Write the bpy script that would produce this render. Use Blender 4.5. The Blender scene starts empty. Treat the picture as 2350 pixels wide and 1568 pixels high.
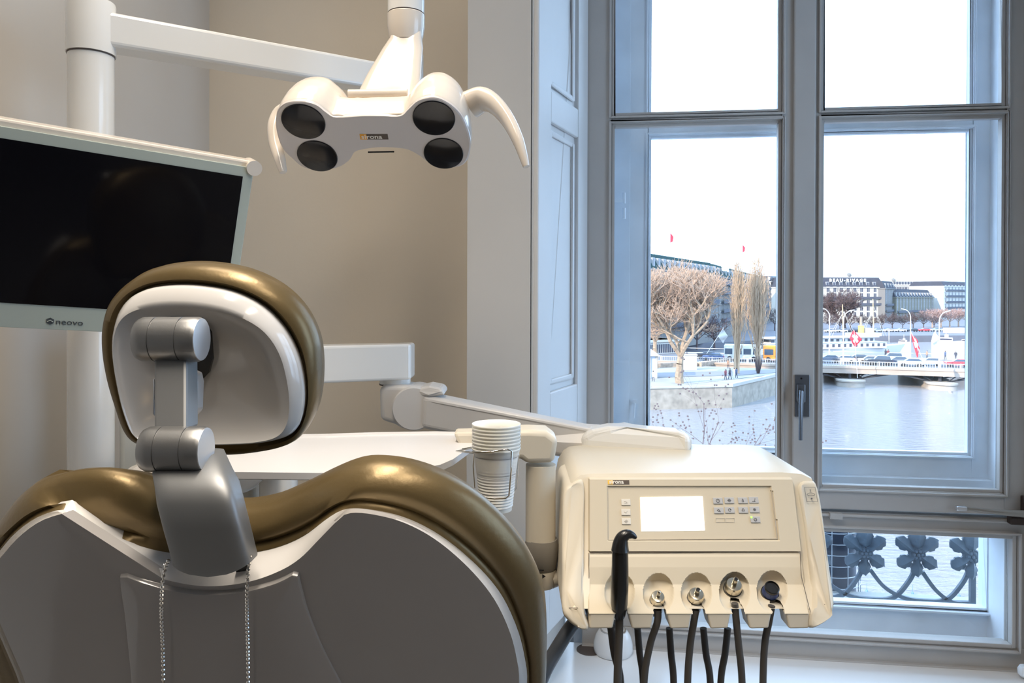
import bpy, bmesh, math, random
from mathutils import Vector, Matrix
random.seed(7)
V = Vector
sc = bpy.context.scene
COL = sc.collection

# ------------------------------------------------------------------ camera
F = 1700.0; PX0 = 1175.0; PY0 = 689.0          # focal length and principal point, in pixels of a 2350 x 1568 frame
YAW = math.radians(6.9); PITCH = math.radians(-0.3); ROLL = 0.003
EYE = V((0, 0, 1.45))
RM = Matrix.Rotation(YAW, 3, 'Z') @ Matrix.Rotation(math.pi/2 + PITCH, 3, 'X') @ Matrix.Rotation(ROLL, 3, 'Z')
cam = bpy.data.objects.new('camera', bpy.data.cameras.new('camera'))
COL.objects.link(cam)
cam.data.sensor_width = 36; cam.data.lens = F/2350*36
cam.data.shift_y = -(784-PY0)/2350
cam.data.clip_start = 0.02; cam.data.clip_end = 3000
m4 = RM.to_4x4(); m4.translation = EYE
cam.matrix_world = m4
sc.camera = cam

# ------------------------------------------------------------------ world, sun, ceiling and fill lights, exposure
sc.view_settings.view_transform = 'Standard'; sc.view_settings.look = 'None'
sc.view_settings.exposure = 0.0; sc.view_settings.gamma = 1.0
sc.view_settings.use_curve_mapping = False
w = bpy.data.worlds.new('sky'); sc.world = w; w.use_nodes = True
bg = w.node_tree.nodes['Background']
bg.inputs[0].default_value = (0.53, 0.73, 1.0, 1); bg.inputs[1].default_value = 5.6
CAMR = V((math.cos(YAW), math.sin(YAW), 0)); CAMF = V((-math.sin(YAW), math.cos(YAW), 0))
def add_light(name, typ, loc, direction, energy, color, sx=1, sy=1, spread=None):
    l = bpy.data.lights.new(name, typ); l.energy = energy; l.color = color
    o = bpy.data.objects.new(name, l); COL.objects.link(o); o.location = loc
    o.rotation_euler = V(direction).to_track_quat('-Z', 'Y').to_euler()
    if typ == 'AREA':
        l.shape = 'RECTANGLE'; l.size = sx; l.size_y = sy
        if spread: l.spread = spread
    return o
sd = CAMR*0.80 + CAMF*0.60 + V((0, 0, -0.42))
sun = add_light('sun', 'SUN', (0, -5, 30), sd, 9.0, (1.0, 0.76, 0.55)); sun.data.angle = 0.01
WARM = (1.0, 0.885, 0.74)
add_light('ceiling_or_fill_light', 'AREA', (-0.30, 0.60, 2.88), (0, 0, -1), 15, WARM, 0.16, 1.1, math.radians(105))
add_light('ceiling_or_fill_light', 'AREA', (0.40, -0.10, 2.88), (0, 0, -1), 13, WARM, 0.16, 1.1, math.radians(105))
add_light('ceiling_or_fill_light', 'AREA', (-0.65, 1.25, 2.92), (0, 0, -1), 8, WARM, 0.7, 0.5, math.radians(150))  # fill lamp added to brighten the back wall
p = add_light('window_portal', 'AREA', (0.62, 2.75, 1.6), (0, -1, 0), 1, (1, 1, 1), 1.6, 3.2); p.data.cycles.is_portal = True
p = add_light('window_portal', 'AREA', (1.98, 1.15, 1.7), (-1, 0, 0), 1, (1, 1, 1), 1.2, 1.9); p.data.cycles.is_portal = True  # portal of the window added in the right wall
sc.cycles.max_bounces = 10; sc.cycles.diffuse_bounces = 6; sc.cycles.transparent_max_bounces = 24
sc.cycles.use_denoising = True
sc.cycles.sample_clamp_indirect = 6
sc.cycles.caustics_reflective = False; sc.cycles.caustics_refractive = False

# ------------------------------------------------------------------ projection helpers
def ray(px, py):
    return RM @ V(((px-PX0)/F, -(py-PY0)/F, -1.0))
def PD(px, py, D):                 # point at optical depth D
    return EYE + ray(px, py)*D
def PY(px, py, Y):                 # on the plane y = Y
    r = ray(px, py); return EYE + r*(Y/r.y)
def PZ(px, py, z):                 # on the plane z
    r = ray(px, py); return EYE + r*((z-EYE.z)/r.z)
def PP(px, py, P0, n):             # on any plane
    r = ray(px, py); return EYE + r*((P0-EYE).dot(n)/r.dot(n))
def CF(x, d, z):                   # camera-aligned level frame, z relative to the eye
    return EYE + CAMR*x + CAMF*d + V((0, 0, z))
UP = V((0, 0, 1))

# ------------------------------------------------------------------ materials
MATS = {}
def mat(name, col, rough=0.5, metal=0.0, var=0.0, vscale=6.0, bump=0.0, bscale=60.0, coat=0.0, emit=None, estr=0.0, spec=0.5, sheen=0):
    if name in MATS: return MATS[name]
    m = bpy.data.materials.new(name); m.use_nodes = True; MATS[name] = m
    nt = m.node_tree; b = nt.nodes['Principled BSDF']
    b.inputs['Base Color'].default_value = (*col, 1); b.inputs['Roughness'].default_value = rough
    b.inputs['Metallic'].default_value = metal; b.inputs['Coat Weight'].default_value = coat
    b.inputs['Specular IOR Level'].default_value = spec
    if emit: b.inputs['Emission Color'].default_value = (*emit, 1); b.inputs['Emission Strength'].default_value = estr
    tc = nt.nodes.new('ShaderNodeTexCoord')
    if var > 0:
        n = nt.nodes.new('ShaderNodeTexNoise'); n.inputs['Scale'].default_value = vscale; n.inputs['Detail'].default_value = 5
        r = nt.nodes.new('ShaderNodeMapRange'); r.inputs[1].default_value = .3; r.inputs[2].default_value = .7
        r.inputs[3].default_value = 1-var; r.inputs[4].default_value = 1+var
        mx = nt.nodes.new('ShaderNodeVectorMath'); mx.operation = 'SCALE'; mx.inputs[0].default_value = col
        nt.links.new(tc.outputs['Object'], n.inputs['Vector']); nt.links.new(n.outputs['Fac'], r.inputs[0])
        nt.links.new(r.outputs[0], mx.inputs['Scale']); nt.links.new(mx.outputs[0], b.inputs['Base Color'])
    if bump > 0:
        n = nt.nodes.new('ShaderNodeTexNoise'); n.inputs['Scale'].default_value = bscale; n.inputs['Detail'].default_value = 3
        bp = nt.nodes.new('ShaderNodeBump'); bp.inputs['Strength'].default_value = bump; bp.inputs['Distance'].default_value = 0.01
        nt.links.new(tc.outputs['Object'], n.inputs['Vector']); nt.links.new(n.outputs['Fac'], bp.inputs['Height'])
        nt.links.new(bp.outputs[0], b.inputs['Normal'])
    return m
def glass_mat(name='window_glass', tint=(0.97, 0.99, 1.0), refl=0.03):
    m = bpy.data.materials.new(name); m.use_nodes = True; nt = m.node_tree
    nt.nodes.remove(nt.nodes['Principled BSDF']); out = nt.nodes['Material Output']
    t = nt.nodes.new('ShaderNodeBsdfTransparent'); t.inputs[0].default_value = (*tint, 1)
    g = nt.nodes.new('ShaderNodeBsdfGlossy'); g.inputs['Roughness'].default_value = 0.02
    mx = nt.nodes.new('ShaderNodeMixShader'); mx.inputs[0].default_value = refl
    nt.links.new(t.outputs[0], mx.inputs[1]); nt.links.new(g.outputs[0], mx.inputs[2]); nt.links.new(mx.outputs[0], out.inputs[0])
    return m
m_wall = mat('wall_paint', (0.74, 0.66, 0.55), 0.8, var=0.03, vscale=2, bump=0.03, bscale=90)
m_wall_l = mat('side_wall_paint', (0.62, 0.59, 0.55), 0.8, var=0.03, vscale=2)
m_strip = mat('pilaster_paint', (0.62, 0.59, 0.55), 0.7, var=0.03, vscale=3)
m_jamb = mat('jamb_paint', (0.72, 0.72, 0.72), 0.5, var=0.02)
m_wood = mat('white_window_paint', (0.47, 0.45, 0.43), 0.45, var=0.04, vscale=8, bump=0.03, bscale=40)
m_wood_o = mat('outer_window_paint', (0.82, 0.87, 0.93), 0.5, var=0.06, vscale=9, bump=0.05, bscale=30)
m_ceil = mat('ceiling_paint', (0.75, 0.73, 0.70), 0.9)
m_floor = mat('floor_covering', (0.16, 0.15, 0.145), 0.5, var=0.1)
m_bench = mat('white_laminate', (0.86, 0.86, 0.86), 0.22)
m_glass = glass_mat()
m_white = mat('white_lacquer', (0.74, 0.67, 0.59), 0.16, coat=0.3)
m_white2 = mat('pole_lacquer', (0.80, 0.79, 0.76), 0.18, coat=0.3)
m_cream = mat('cream_plastic', (0.66, 0.60, 0.49), 0.38, spec=.3)
m_cream2 = mat('cream_panel', (0.65, 0.575, 0.445), 0.38, spec=.3)
m_gap = mat('dark_seam', (0.10, 0.08, 0.07), 0.7)
m_shell_shaded = mat('seat_shell_white_shaded', (0.36, 0.345, 0.335), 0.13, coat=0.4)  # same white shell, darker colour stands for the shade on its back
m_shell = mat('seat_shell_white', (0.60, 0.585, 0.57), 0.13, coat=0.4)
m_leather = mat('bronze_leather', (0.15, 0.105, 0.045), 0.34, metal=0.5, bump=0.03, bscale=160, var=0.06, vscale=14)
m_metal = mat('satin_grey_metal', (0.27, 0.27, 0.27), 0.36, metal=0.85, bump=0.02, bscale=500)
m_metal_d = mat('dark_satin_metal', (0.20, 0.205, 0.21), 0.45, metal=0.6)
m_metal_l = mat('satin_light_metal', (0.66, 0.67, 0.69), 0.30, metal=0.85)
m_chrome = mat('chrome', (0.80, 0.78, 0.74), 0.08, metal=1.0)
m_black = mat('black_plastic', (0.012, 0.012, 0.013), 0.25)
m_rubber = mat('dark_rubber', (0.02, 0.02, 0.022), 0.55)
m_hose = mat('grey_hose', (0.075, 0.068, 0.062), 0.5)
m_screen = mat('black_screen', (0.004, 0.004, 0.006), 0.08, spec=0.25)
m_mglass = mat('pale_green_frame', (0.45, 0.50, 0.45), 0.12, coat=0.5)
m_logo = mat('logo_grey', (0.07, 0.08, 0.09), 0.5)
m_lens = mat('lens_black', (0.012, 0.012, 0.014), 0.12, spec=0.35)
m_lampface = mat('lamp_face', (0.62, 0.58, 0.56), 0.3)
m_orange = mat('badge_orange', (0.80, 0.36, 0.03), 0.5)
m_badge = mat('badge_dark', (0.09, 0.065, 0.05), 0.5)
m_bwhite = mat('badge_lettering', (0.85, 0.82, 0.75), 0.5)
m_disp = mat('lit_display', (0.9, 0.9, 0.9), 0.3, emit=(1, 1, 0.99), estr=1.6)
m_btn = mat('grey_key', (0.50, 0.50, 0.50), 0.5)
m_btn_f = mat('pale_key', (0.74, 0.70, 0.62), 0.5)
m_ico = mat('key_symbol', (0.12, 0.12, 0.13), 0.5)
m_ico_f = mat('pale_symbol', (0.56, 0.53, 0.48), 0.5)
m_led = mat('green_led', (0.2, 0.9, 0.1), 0.4, emit=(0.3, 1.0, 0.08), estr=2.0)
m_cup = mat('white_cup_plastic', (0.87, 0.86, 0.80), 0.35)
m_cup.node_tree.nodes['Principled BSDF'].inputs['Subsurface Weight'].default_value = 0.7
m_cup.node_tree.nodes['Principled BSDF'].inputs['Subsurface Radius'].default_value = (.02, .02, .018)
m_blue = mat('blue_plastic', (0.02, 0.05, 0.20), 0.35)
m_tray = mat('tray_white', (0.66, 0.645, 0.64), 0.3)
m_sleeve = mat('grey_sleeve', (0.22, 0.20, 0.17), 0.5)
m_iron = mat('painted_iron', (0.07, 0.10, 0.13), 0.5, var=0.15, vscale=30, bump=0.2, bscale=60)
m_wire = mat('galvanised_wire', (0.5, 0.52, 0.55), 0.4, metal=0.5)
m_brown = mat('dark_brown_wood', (0.035, 0.02, 0.014), 0.4)

# ------------------------------------------------------------------ mesh builder
class MB:
    def __init__(s): s.v = []; s.f = []; s.mi = []; s.cur = 0
    def add(s, vs, fs):
        o = len(s.v); s.v += [V(q) for q in vs]
        for f in fs: s.f.append([i+o for i in f]); s.mi.append(s.cur)
        return s
    def box(s, a, b, M=None):       # opposite corners, optional matrix
        x0, y0, z0 = a; x1, y1, z1 = b
        vs = [V(q) for q in ((x0,y0,z0),(x1,y0,z0),(x1,y1,z0),(x0,y1,z0),(x0,y0,z1),(x1,y0,z1),(x1,y1,z1),(x0,y1,z1))]
        if M: vs = [M @ q for q in vs]
        return s.add(vs, [(0,3,2,1),(4,5,6,7),(0,1,5,4),(1,2,6,5),(2,3,7,6),(3,0,4,7)])
    def hexa(s, q):                 # 8 free corners in box order
        return s.add(q, [(0,3,2,1),(4,5,6,7),(0,1,5,4),(1,2,6,5),(2,3,7,6),(3,0,4,7)])
    def loft(s, rings, cap0=True, cap1=True):
        n = len(rings[0]); vs = [q for r in rings for q in r]; fs = []
        for k in range(len(rings)-1):
            for i in range(n):
                j = (i+1) % n
                fs.append((k*n+i, k*n+j, (k+1)*n+j, (k+1)*n+i))
        s.add(vs, fs)
        for c, r, fl in ((cap0, rings[0], True), (cap1, rings[-1], False)):
            if c:
                ce = sum(r, V((0,0,0)))/n
                t = [(i, (i+1) % n, n) if not fl else ((i+1) % n, i, n) for i in range(n)]
                s.add(list(r)+[ce], t)
        return s
    def tube(s, pts, rad, n=12, ax=None, cap=True, flat=1.0):
        pts = [V(q) for q in pts]
        if not hasattr(rad, '__len__'): rad = [rad]*len(pts)
        rings = []; ref = None
        for i, q in enumerate(pts):
            t = (pts[min(i+1, len(pts)-1)] - pts[max(i-1, 0)]).normalized()
            if ref is None:
                a = V(ax) if ax else (UP if abs(t.z) < 0.9 else V((1,0,0)))
                ref = (a - t*a.dot(t)).normalized()
            else: ref = (ref - t*ref.dot(t)).normalized()
            b = t.cross(ref)
            rings.append([q + (ref*math.cos(2*math.pi*k/n) + b*flat*math.sin(2*math.pi*k/n))*rad[i] for k in range(n)])
        return s.loft(rings, cap, cap)
    def cyl(s, a, b, r0, r1=None, n=24): return s.tube([a, b], [r0, r0 if r1 is None else r1], n)
    def lathe(s, c, prof, n=32, axis=UP, cap0=True, cap1=True):     # prof: (radius, height)
        axis = V(axis).normalized(); a = V((1,0,0)) if abs(axis.x) < .9 else V((0,1,0))
        e1 = (a - axis*a.dot(axis)).normalized(); e2 = axis.cross(e1); c = V(c)
        rings = [[c + axis*h + (e1*math.cos(2*math.pi*k/n)+e2*math.sin(2*math.pi*k/n))*max(r, 1e-5) for k in range(n)] for r, h in prof]
        return s.loft(rings, cap0, cap1)
    def prism(s, poly, vec):        # flat polygon extruded by vec
        n = len(poly); poly = [V(q) for q in poly]; vec = V(vec)
        return s.add(poly + [q+vec for q in poly], [list(range(n))[::-1], [i+n for i in range(n)]] + [(i, (i+1) % n, (i+1) % n+n, i+n) for i in range(n)])
    def ball(s, c, r, n=10, sq=(1,1,1)):
        c = V(c); rings = []
        for k in range(1, n):
            th = math.pi*k/n
            rings.append([c + V((r*sq[0]*math.sin(th)*math.cos(2*math.pi*i/(2*n)), r*sq[1]*math.sin(th)*math.sin(2*math.pi*i/(2*n)), -r*sq[2]*math.cos(th))) for i in range(2*n)])
        return s.loft(rings)
    def build(s, name, m, parent=None, smooth=True, bevel=0, seg=2, sub=0, ang=40, fix=True, remesh=0, smo=0):
        me = bpy.data.meshes.new(name)
        lo = V((min(q.x for q in s.v), min(q.y for q in s.v), min(q.z for q in s.v)))
        hi = V((max(q.x for q in s.v), max(q.y for q in s.v), max(q.z for q in s.v)))
        c = V(((lo.x+hi.x)/2, (lo.y+hi.y)/2, lo.z))
        me.from_pydata([q-c for q in s.v], [], s.f)
        ms = m if isinstance(m, (list, tuple)) else [m]
        for q in ms: me.materials.append(q)
        for p_, i in zip(me.polygons, s.mi): p_.material_index = i
        bm = bmesh.new(); bm.from_mesh(me)
        bmesh.ops.remove_doubles(bm, verts=bm.verts, dist=1e-6)
        if fix: bmesh.ops.recalc_face_normals(bm, faces=bm.faces)
        bm.to_mesh(me); bm.free()
        o = bpy.data.objects.new(name, me); COL.objects.link(o)
        if parent is not None:
            o.parent = parent; o.location = wloc(parent).inverted() @ c
            if wloc(parent).to_euler() != Matrix.Identity(4).to_euler():
                o.rotation_euler = wloc(parent).inverted().to_euler()
        else: o.location = c
        if remesh:
            r = o.modifiers.new('remesh', 'REMESH'); r.mode = 'VOXEL'; r.voxel_size = remesh; r.use_smooth_shade = True
            if smo: k = o.modifiers.new('smooth', 'SMOOTH'); k.iterations = smo; k.factor = 0.5
        if smooth:
            me.polygons.foreach_set('use_smooth', [True]*len(me.polygons))
            if not remesh: me.set_sharp_from_angle(angle=math.radians(ang))
        if bevel:
            b = o.modifiers.new('bevel', 'BEVEL'); b.width = bevel; b.segments = seg; b.limit_method = 'ANGLE'; b.angle_limit = math.radians(35)
            b.harden_normals = False
        if sub: u = o.modifiers.new('sub', 'SUBSURF'); u.levels = sub; u.render_levels = sub
        return o
def wloc(o):
    M = Matrix.Translation(o.location) @ o.rotation_euler.to_matrix().to_4x4()
    return (wloc(o.parent) @ M) if o.parent else M
def tag(o, label, cat, group=None, kind=None):
    if label: o['label'] = label
    if cat: o['category'] = cat
    if group: o['group'] = group
    if kind: o['kind'] = kind
    return o
def thing(name, label, cat, loc, rz=0, group=None):
    o = bpy.data.objects.new(name, None); COL.objects.link(o); o.empty_display_size = 0.1
    o.location = loc; o.rotation_euler = (0, 0, rz)
    return tag(o, label, cat, group)
def struct(name, mb, m, **k):
    o = mb.build(name, m, **k); o['kind'] = 'structure'; return o
def copy_tree(o, parent=None):
    c = o.copy(); COL.objects.link(c); c.parent = parent
    for ch in list(o.children): copy_tree(ch, c)
    return c
def catmull(pts, n=6, closed=True):
    out = []; N = len(pts)
    rng = range(N) if closed else range(N-1)
    for i in rng:
        if closed: a, b, c, d = (V(pts[(i+k) % N]) for k in (-1, 0, 1, 2))
        else: a, b, c, d = (V(pts[max(0, min(N-1, i+k))]) for k in (-1, 0, 1, 2))
        for k in range(n):
            t = k/n
            out.append(0.5*((2*b) + (c-a)*t + (2*a-5*b+4*c-d)*t*t + (3*b-a-3*c+d)*t*t*t))
    if not closed: out.append(V(pts[-1]))
    return out
def angular(poly, c, n=160):         # resample a 2-D star-shaped outline by angle about c
    out = []; c = V(c)
    for k in range(n):
        a = 2*math.pi*k/n; d = V((math.cos(a), math.sin(a))); best = None
        for i in range(len(poly)):
            p0 = V(poly[i])-c; p1 = V(poly[(i+1) % len(poly)])-c; e = p1-p0
            den = d.x*e.y - d.y*e.x
            if abs(den) < 1e-12: continue
            t = (p0.x*e.y - p0.y*e.x)/den; u = (p0.x*d.y - p0.y*d.x)/den
            if t > 0 and -1e-6 <= u <= 1+1e-6 and (best is None or t > best): best = t
        out.append(c + d*(best or 0))
    return out
def text_mesh(txt, size, origin, right, up, m, name, parent, depth=0.0003, bold=0.0, center=False, sx=1.0, space=1.0):
    cu = bpy.data.curves.new('lettering', 'FONT'); cu.body = txt; cu.size = size; cu.extrude = depth; cu.offset = bold*size
    cu.resolution_u = 3; cu.space_character = space
    if center: cu.align_x = 'CENTER'
    o = bpy.data.objects.new('lettering', cu); COL.objects.link(o)
    dg = bpy.context.evaluated_depsgraph_get(); me = bpy.data.meshes.new_from_object(o.evaluated_get(dg))
    bpy.data.objects.remove(o)
    right = V(right).normalized(); up = V(up).normalized(); nn = right.cross(up)
    mb = MB(); mb.add([V(origin) + right*q.co.x*sx + up*q.co.y + nn*q.co.z for q in me.vertices], [list(p_.vertices) for p_ in me.polygons])
    return mb.build(name, m, parent, smooth=False, fix=False)

# ================================================================== ROOM SHELL
YB, YS, YW = 2.25, 2.00, 2.40            # back wall, window-side wall strip, inner face of the casements
def XW(px, Y): r = ray(px, 684); return r.x*Y/r.y
def ZW(px, py, Y): return PY(px, py, Y).z
ZC = 3.0
XL = XW(480, YB); XS0 = XW(1072, YS); XS1 = XW(1217, YS); XJ = XW(1338, YW)
XR = 1.75; XWR = XW(2352, YW)
YK = -3.2
struct('floor', MB().box((XL-.2, YK-.2, -.1), (XR+.2, 2.8, 0)), m_floor, smooth=False)
struct('ceiling', MB().box((XL-.2, YK-.2, ZC), (XR+.2, 2.8, ZC+.1)), m_ceil, smooth=False)
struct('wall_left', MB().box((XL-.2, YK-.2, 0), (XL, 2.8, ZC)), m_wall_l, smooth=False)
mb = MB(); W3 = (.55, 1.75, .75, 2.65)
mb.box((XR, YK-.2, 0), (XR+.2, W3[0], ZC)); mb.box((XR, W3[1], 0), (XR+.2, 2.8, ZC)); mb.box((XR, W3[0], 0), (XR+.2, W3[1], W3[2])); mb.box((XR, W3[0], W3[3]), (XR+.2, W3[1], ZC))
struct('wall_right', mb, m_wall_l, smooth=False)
w3 = bpy.data.objects.new('added_fill_window', None); COL.objects.link(w3); w3.location = (XR+.1, 1.15, W3[2]); w3['kind'] = 'structure'  # unseen window added in the right wall to let in blue fill light
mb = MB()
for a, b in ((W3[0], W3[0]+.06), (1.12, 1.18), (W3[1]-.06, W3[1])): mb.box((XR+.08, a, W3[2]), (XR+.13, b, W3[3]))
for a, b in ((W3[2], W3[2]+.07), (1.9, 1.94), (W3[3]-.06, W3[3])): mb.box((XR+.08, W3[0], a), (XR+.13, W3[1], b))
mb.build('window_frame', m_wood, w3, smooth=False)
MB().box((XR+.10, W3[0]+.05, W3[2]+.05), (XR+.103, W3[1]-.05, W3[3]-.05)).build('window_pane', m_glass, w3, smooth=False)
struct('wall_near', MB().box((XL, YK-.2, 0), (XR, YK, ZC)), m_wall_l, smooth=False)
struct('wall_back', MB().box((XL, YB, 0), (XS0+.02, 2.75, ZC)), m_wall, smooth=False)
# pilaster beside the window, its inner side splayed to the casements
mb = MB(); z0 = 0
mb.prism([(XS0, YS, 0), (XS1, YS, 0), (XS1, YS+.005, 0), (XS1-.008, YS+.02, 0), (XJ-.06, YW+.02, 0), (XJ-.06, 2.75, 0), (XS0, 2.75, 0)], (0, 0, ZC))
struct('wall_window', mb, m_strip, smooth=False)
# panelled shutter lining of the reveal
def rv(t, off, z):                      # t along the splay, off out of it
    a = V((XS1+.004, YS+.006)); b = V((XJ-.003, YW)); d = (b-a); n = V((d.y, -d.x)).normalized()
    q = a + d*t + n*off; return V((q.x, q.y, z))
mb = MB()
def rbox(t0, t1, z0, z1, o0, o1): mb.hexa([rv(t0,o0,z0), rv(t1,o0,z0), rv(t1,o1,z0), rv(t0,o1,z0), rv(t0,o0,z1), rv(t1,o0,z1), rv(t1,o1,z1), rv(t0,o1,z1)])
zA = ZW(1260, 300, 2.2); zB_ = ZW(1260, 232, 2.2); zC_ = ZW(1260, 890, 2.2)
rbox(0, 1, 0.5, ZC, -.004, .004)
for t0, t1 in ((0, .22), (.78, 1)): rbox(t0, t1, 0.5, ZC, .004, .018)
for a, b in ((0.5, zC_), (zA, zB_), (ZC-.15, ZC)): rbox(.22, .78, a, b, .004, .018)
for a, b in ((zC_, zA), (zB_, ZC-.15)):
    rbox(.70, .745, a+.02, b-.02, .004, .012); rbox(.24, .28, a+.02, b-.02, .004, .012)
    rbox(.28, .70, b-.035, b-.02, .004, .012); rbox(.28, .70, a+.02, a+.035, .004, .012)
struct('trim_1', mb, m_jamb, smooth=False, bevel=.004)
# right reveal + wall right of the window
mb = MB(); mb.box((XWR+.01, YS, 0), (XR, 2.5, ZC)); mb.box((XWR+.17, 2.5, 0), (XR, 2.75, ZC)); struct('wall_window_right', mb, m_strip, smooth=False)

# window heights on the casement plane
xm = 1990
Zglass_b = ZW(1893, 1113, YW); Ztrans = ZW(2000, 1180, YW); Zlow_t = ZW(2100, 1222, YW); Zlow_b = ZW(2000, 1463, YW)
Zsill = ZW(2000, 1520, YW); Zmun_t = ZW(1890, 253, YW); Zmun_b = ZW(1890, 273, YW)
ZTOP = 2.72
BEN = ZW(1600, 1497, YW)                 # window-bench height
xa, xb, xc, xd = XW(1408, YW), XW(1787, YW), XW(1889, YW), XW(2301, YW)   # glazing edges of the inner casements
xl, xr = XJ, XW(2350, YW)
xlow0, xlow1 = XW(1470, YW), XW(2330, YW)
def frame(mb, x0, x1, z0, z1, gx0, gx1, gz0, gz1, y0, y1):
    mb.box((x0, y0, z0), (gx0, y1, z1)); mb.box((gx1, y0, z0), (x1, y1, z1))
    mb.box((gx0, y0, z0), (gx1, y1, gz0)); mb.box((gx0, y0, gz1), (gx1, y1, z1))
def mould(mb, gx0, gx1, gz0, gz1, y0, y1, w=.012):
    frame(mb, gx0, gx1, gz0, gz1, gx0+w, gx1-w, gz0+w, gz1-w, y0, y1)
    frame(mb, gx0-.009, gx1+.009, gz0-.009, gz1+.009, gx0-.003, gx1+.003, gz0-.003, gz1+.003, y0-.014, y0)
# fixed outer frame of the inner window (window_1)
win = bpy.data.objects.new('window_1', None); COL.objects.link(win); win.location = (.6, YW, BEN); win['kind'] = 'structure'
mb = MB()
frame(mb, xl-.04, xr+.06, Ztrans-.01, ZC, xl+.001, xr+.03, Ztrans, ZTOP+.06, YW+.012, YW+.075)
mb.box((xl, YW+.005, BEN+.001), (xr+.05, YW+.075, Zlow_b-.012))
mb.box((xl, YW-.01, Zsill-.012), (xr+.05, YW+.01, Zsill+.004))
mb.box((xl-.03, YW+.006, Zlow_b-.012), (xlow0, YW+.074, Ztrans-.005)); mb.box((xlow1+.01, YW+.006, Zlow_b-.012), (xr+.04, YW+.074, Ztrans-.005))
mb.box((xl, YW+.004, Zlow_t+.0), (xr+.05, YW+.076, Ztrans-.004))
mould(mb, xlow0-.01, xlow1+.01, Zlow_b-.012, Zlow_t+.002, YW+.002, YW+.03)
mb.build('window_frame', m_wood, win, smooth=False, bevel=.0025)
def casement(x0, x1, g0, g1, idx):
    mb = MB(); zb = Ztrans+.012
    frame(mb, x0, x1, zb, ZTOP, g0-.008, g1+.008, Zglass_b-.01, ZTOP-.08, YW, YW+.045)
    mb.box((g0-.008, YW+.004, Zmun_b), (g1+.008, YW+.04, Zmun_t))
    mould(mb, g0-.008, g1+.008, Zglass_b-.01, Zmun_b, YW+.006, YW+.03, .01)
    mould(mb, g0-.008, g1+.008, Zmun_t, ZTOP-.08, YW+.006, YW+.03, .01)
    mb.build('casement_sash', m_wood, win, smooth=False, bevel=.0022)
    for a, b in ((Zglass_b, Zmun_b), (Zmun_t, ZTOP-.09)):
        MB().box((g0, YW+.022, a), (g1, YW+.025, b)).build('window_pane', m_glass, win, smooth=False)
casement(xl+.004, XW(1822, YW), xa, xb, 0)
casement(XW(1822, YW)+.001, xr+.005, xc, xd, 1)
MB().box((xlow0, YW+.022, Zlow_b-.005), (xlow1, YW+.025, Zlow_t)).build('window_pane', m_glass, win, smooth=False)
# astragal of the meeting stiles
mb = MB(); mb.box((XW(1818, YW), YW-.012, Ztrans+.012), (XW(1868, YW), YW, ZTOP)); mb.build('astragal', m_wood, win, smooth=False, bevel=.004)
# espagnolette rod under the casements, with keeper
mb = MB(); zr = ZW(2000, 1187, YW-.01)
mb.tube([(XW(1860, YW), YW-.004, zr), (XW(2332, YW), YW-.004, zr-.001)], .0045, 8)
mb.box((XW(1905, YW), YW-.014, zr-.010), (XW(1933, YW), YW+.004, zr+.008)); mb.build('latch_rail', m_wood, win, smooth=False)
# hinges left of the casement
for py in (405,):
    mb = MB(); x = XW(1341, YW)
    mb.cyl((x, YW-.008, ZW(1341, py-25, YW)), (x, YW-.008, ZW(1341, py-12, YW)), .0085, n=12)
    mb.cyl((x, YW-.008, ZW(1341, py-11, YW)), (x, YW-.008, ZW(1341, py+13, YW)), .0075, n=12)
    mb.cyl((x, YW-.008, ZW(1341, py+14, YW)), (x, YW-.008, ZW(1341, py+28, YW)), .0085, n=12)
    mb.build('hinge', m_wood, win)
for px, py in ((1334, 96), (1338, 540)):
    MB().ball((XW(px, YW), YW-.002, ZW(px, py, YW)), .006, 6).build('hinge_pin', m_wood, win)

# outer window (window_2)
YO = YW+.16
wo = bpy.data.objects.new('window_2', None); COL.objects.link(wo); wo.location = (.6, YO, BEN); wo['kind'] = 'structure'
ox0, ox1 = XW(1487, YO), XW(2232, YO); oj0, oj1 = XW(1437, YO), XW(2283, YO)
oz_b = ZW(1893, 1038, YO); ozr_b = ZW(1893, 1088, YO); oz_mt = ZW(1893, 268, YO); oz_mb = ZW(1893, 302, YO)
olz_t = ZW(1905, 1195, YO); olz_b = ZW(1905, 1384, YO); olx1 = XW(2275, YO); ozs = ZW(1905, 1450, YO)
omx = XW(1815, YO)
mb = MB()
for x0, x1, g0, g1 in ((oj0+.003, omx, ox0, omx-.028), (omx+.001, oj1-.003, XW(1880, YO), ox1)):
    frame(mb, x0, x1, ozr_b, ZTOP, g0, g1, oz_b, ZTOP-.08, YO, YO+.04)
    mb.box((g0, YO+.003, oz_mb), (g1, YO+.037, oz_mt))
    mould(mb, g0, g1, oz_b, oz_mb, YO+.008, YO+.03, .009); mould(mb, g0, g1, oz_mt, ZTOP-.08, YO+.008, YO+.03, .009)
mb.build('outer_sash', m_wood_o, wo, smooth=False, bevel=.002)
for x0, x1 in ((ox0, omx-.028), (XW(1880, YO), ox1)):
    for a, b in ((oz_b, oz_mb), (oz_mt, ZTOP-.09)):
        MB().box((x0, YO+.02, a), (x1, YO+.023, b)).build('window_pane', m_glass, wo, smooth=False)
mb = MB(); lx0 = XW(1520, YO); lj1 = XW(2313, YO)
frame(mb, XJ-.0, lj1, ozs-.01, olz_t+.06, lx0, olx1, olz_b, olz_t, YO, YO+.04)
mould(mb, lx0, olx1, olz_b, olz_t, YO-.004, YO+.03, .009)
mb.build('lower_sash', m_wood_o, wo, smooth=False, bevel=.002)
MB().box((lx0, YO+.02, olz_b), (olx1, YO+.023, olz_t)).build('window_pane', m_glass, wo, smooth=False)
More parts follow.
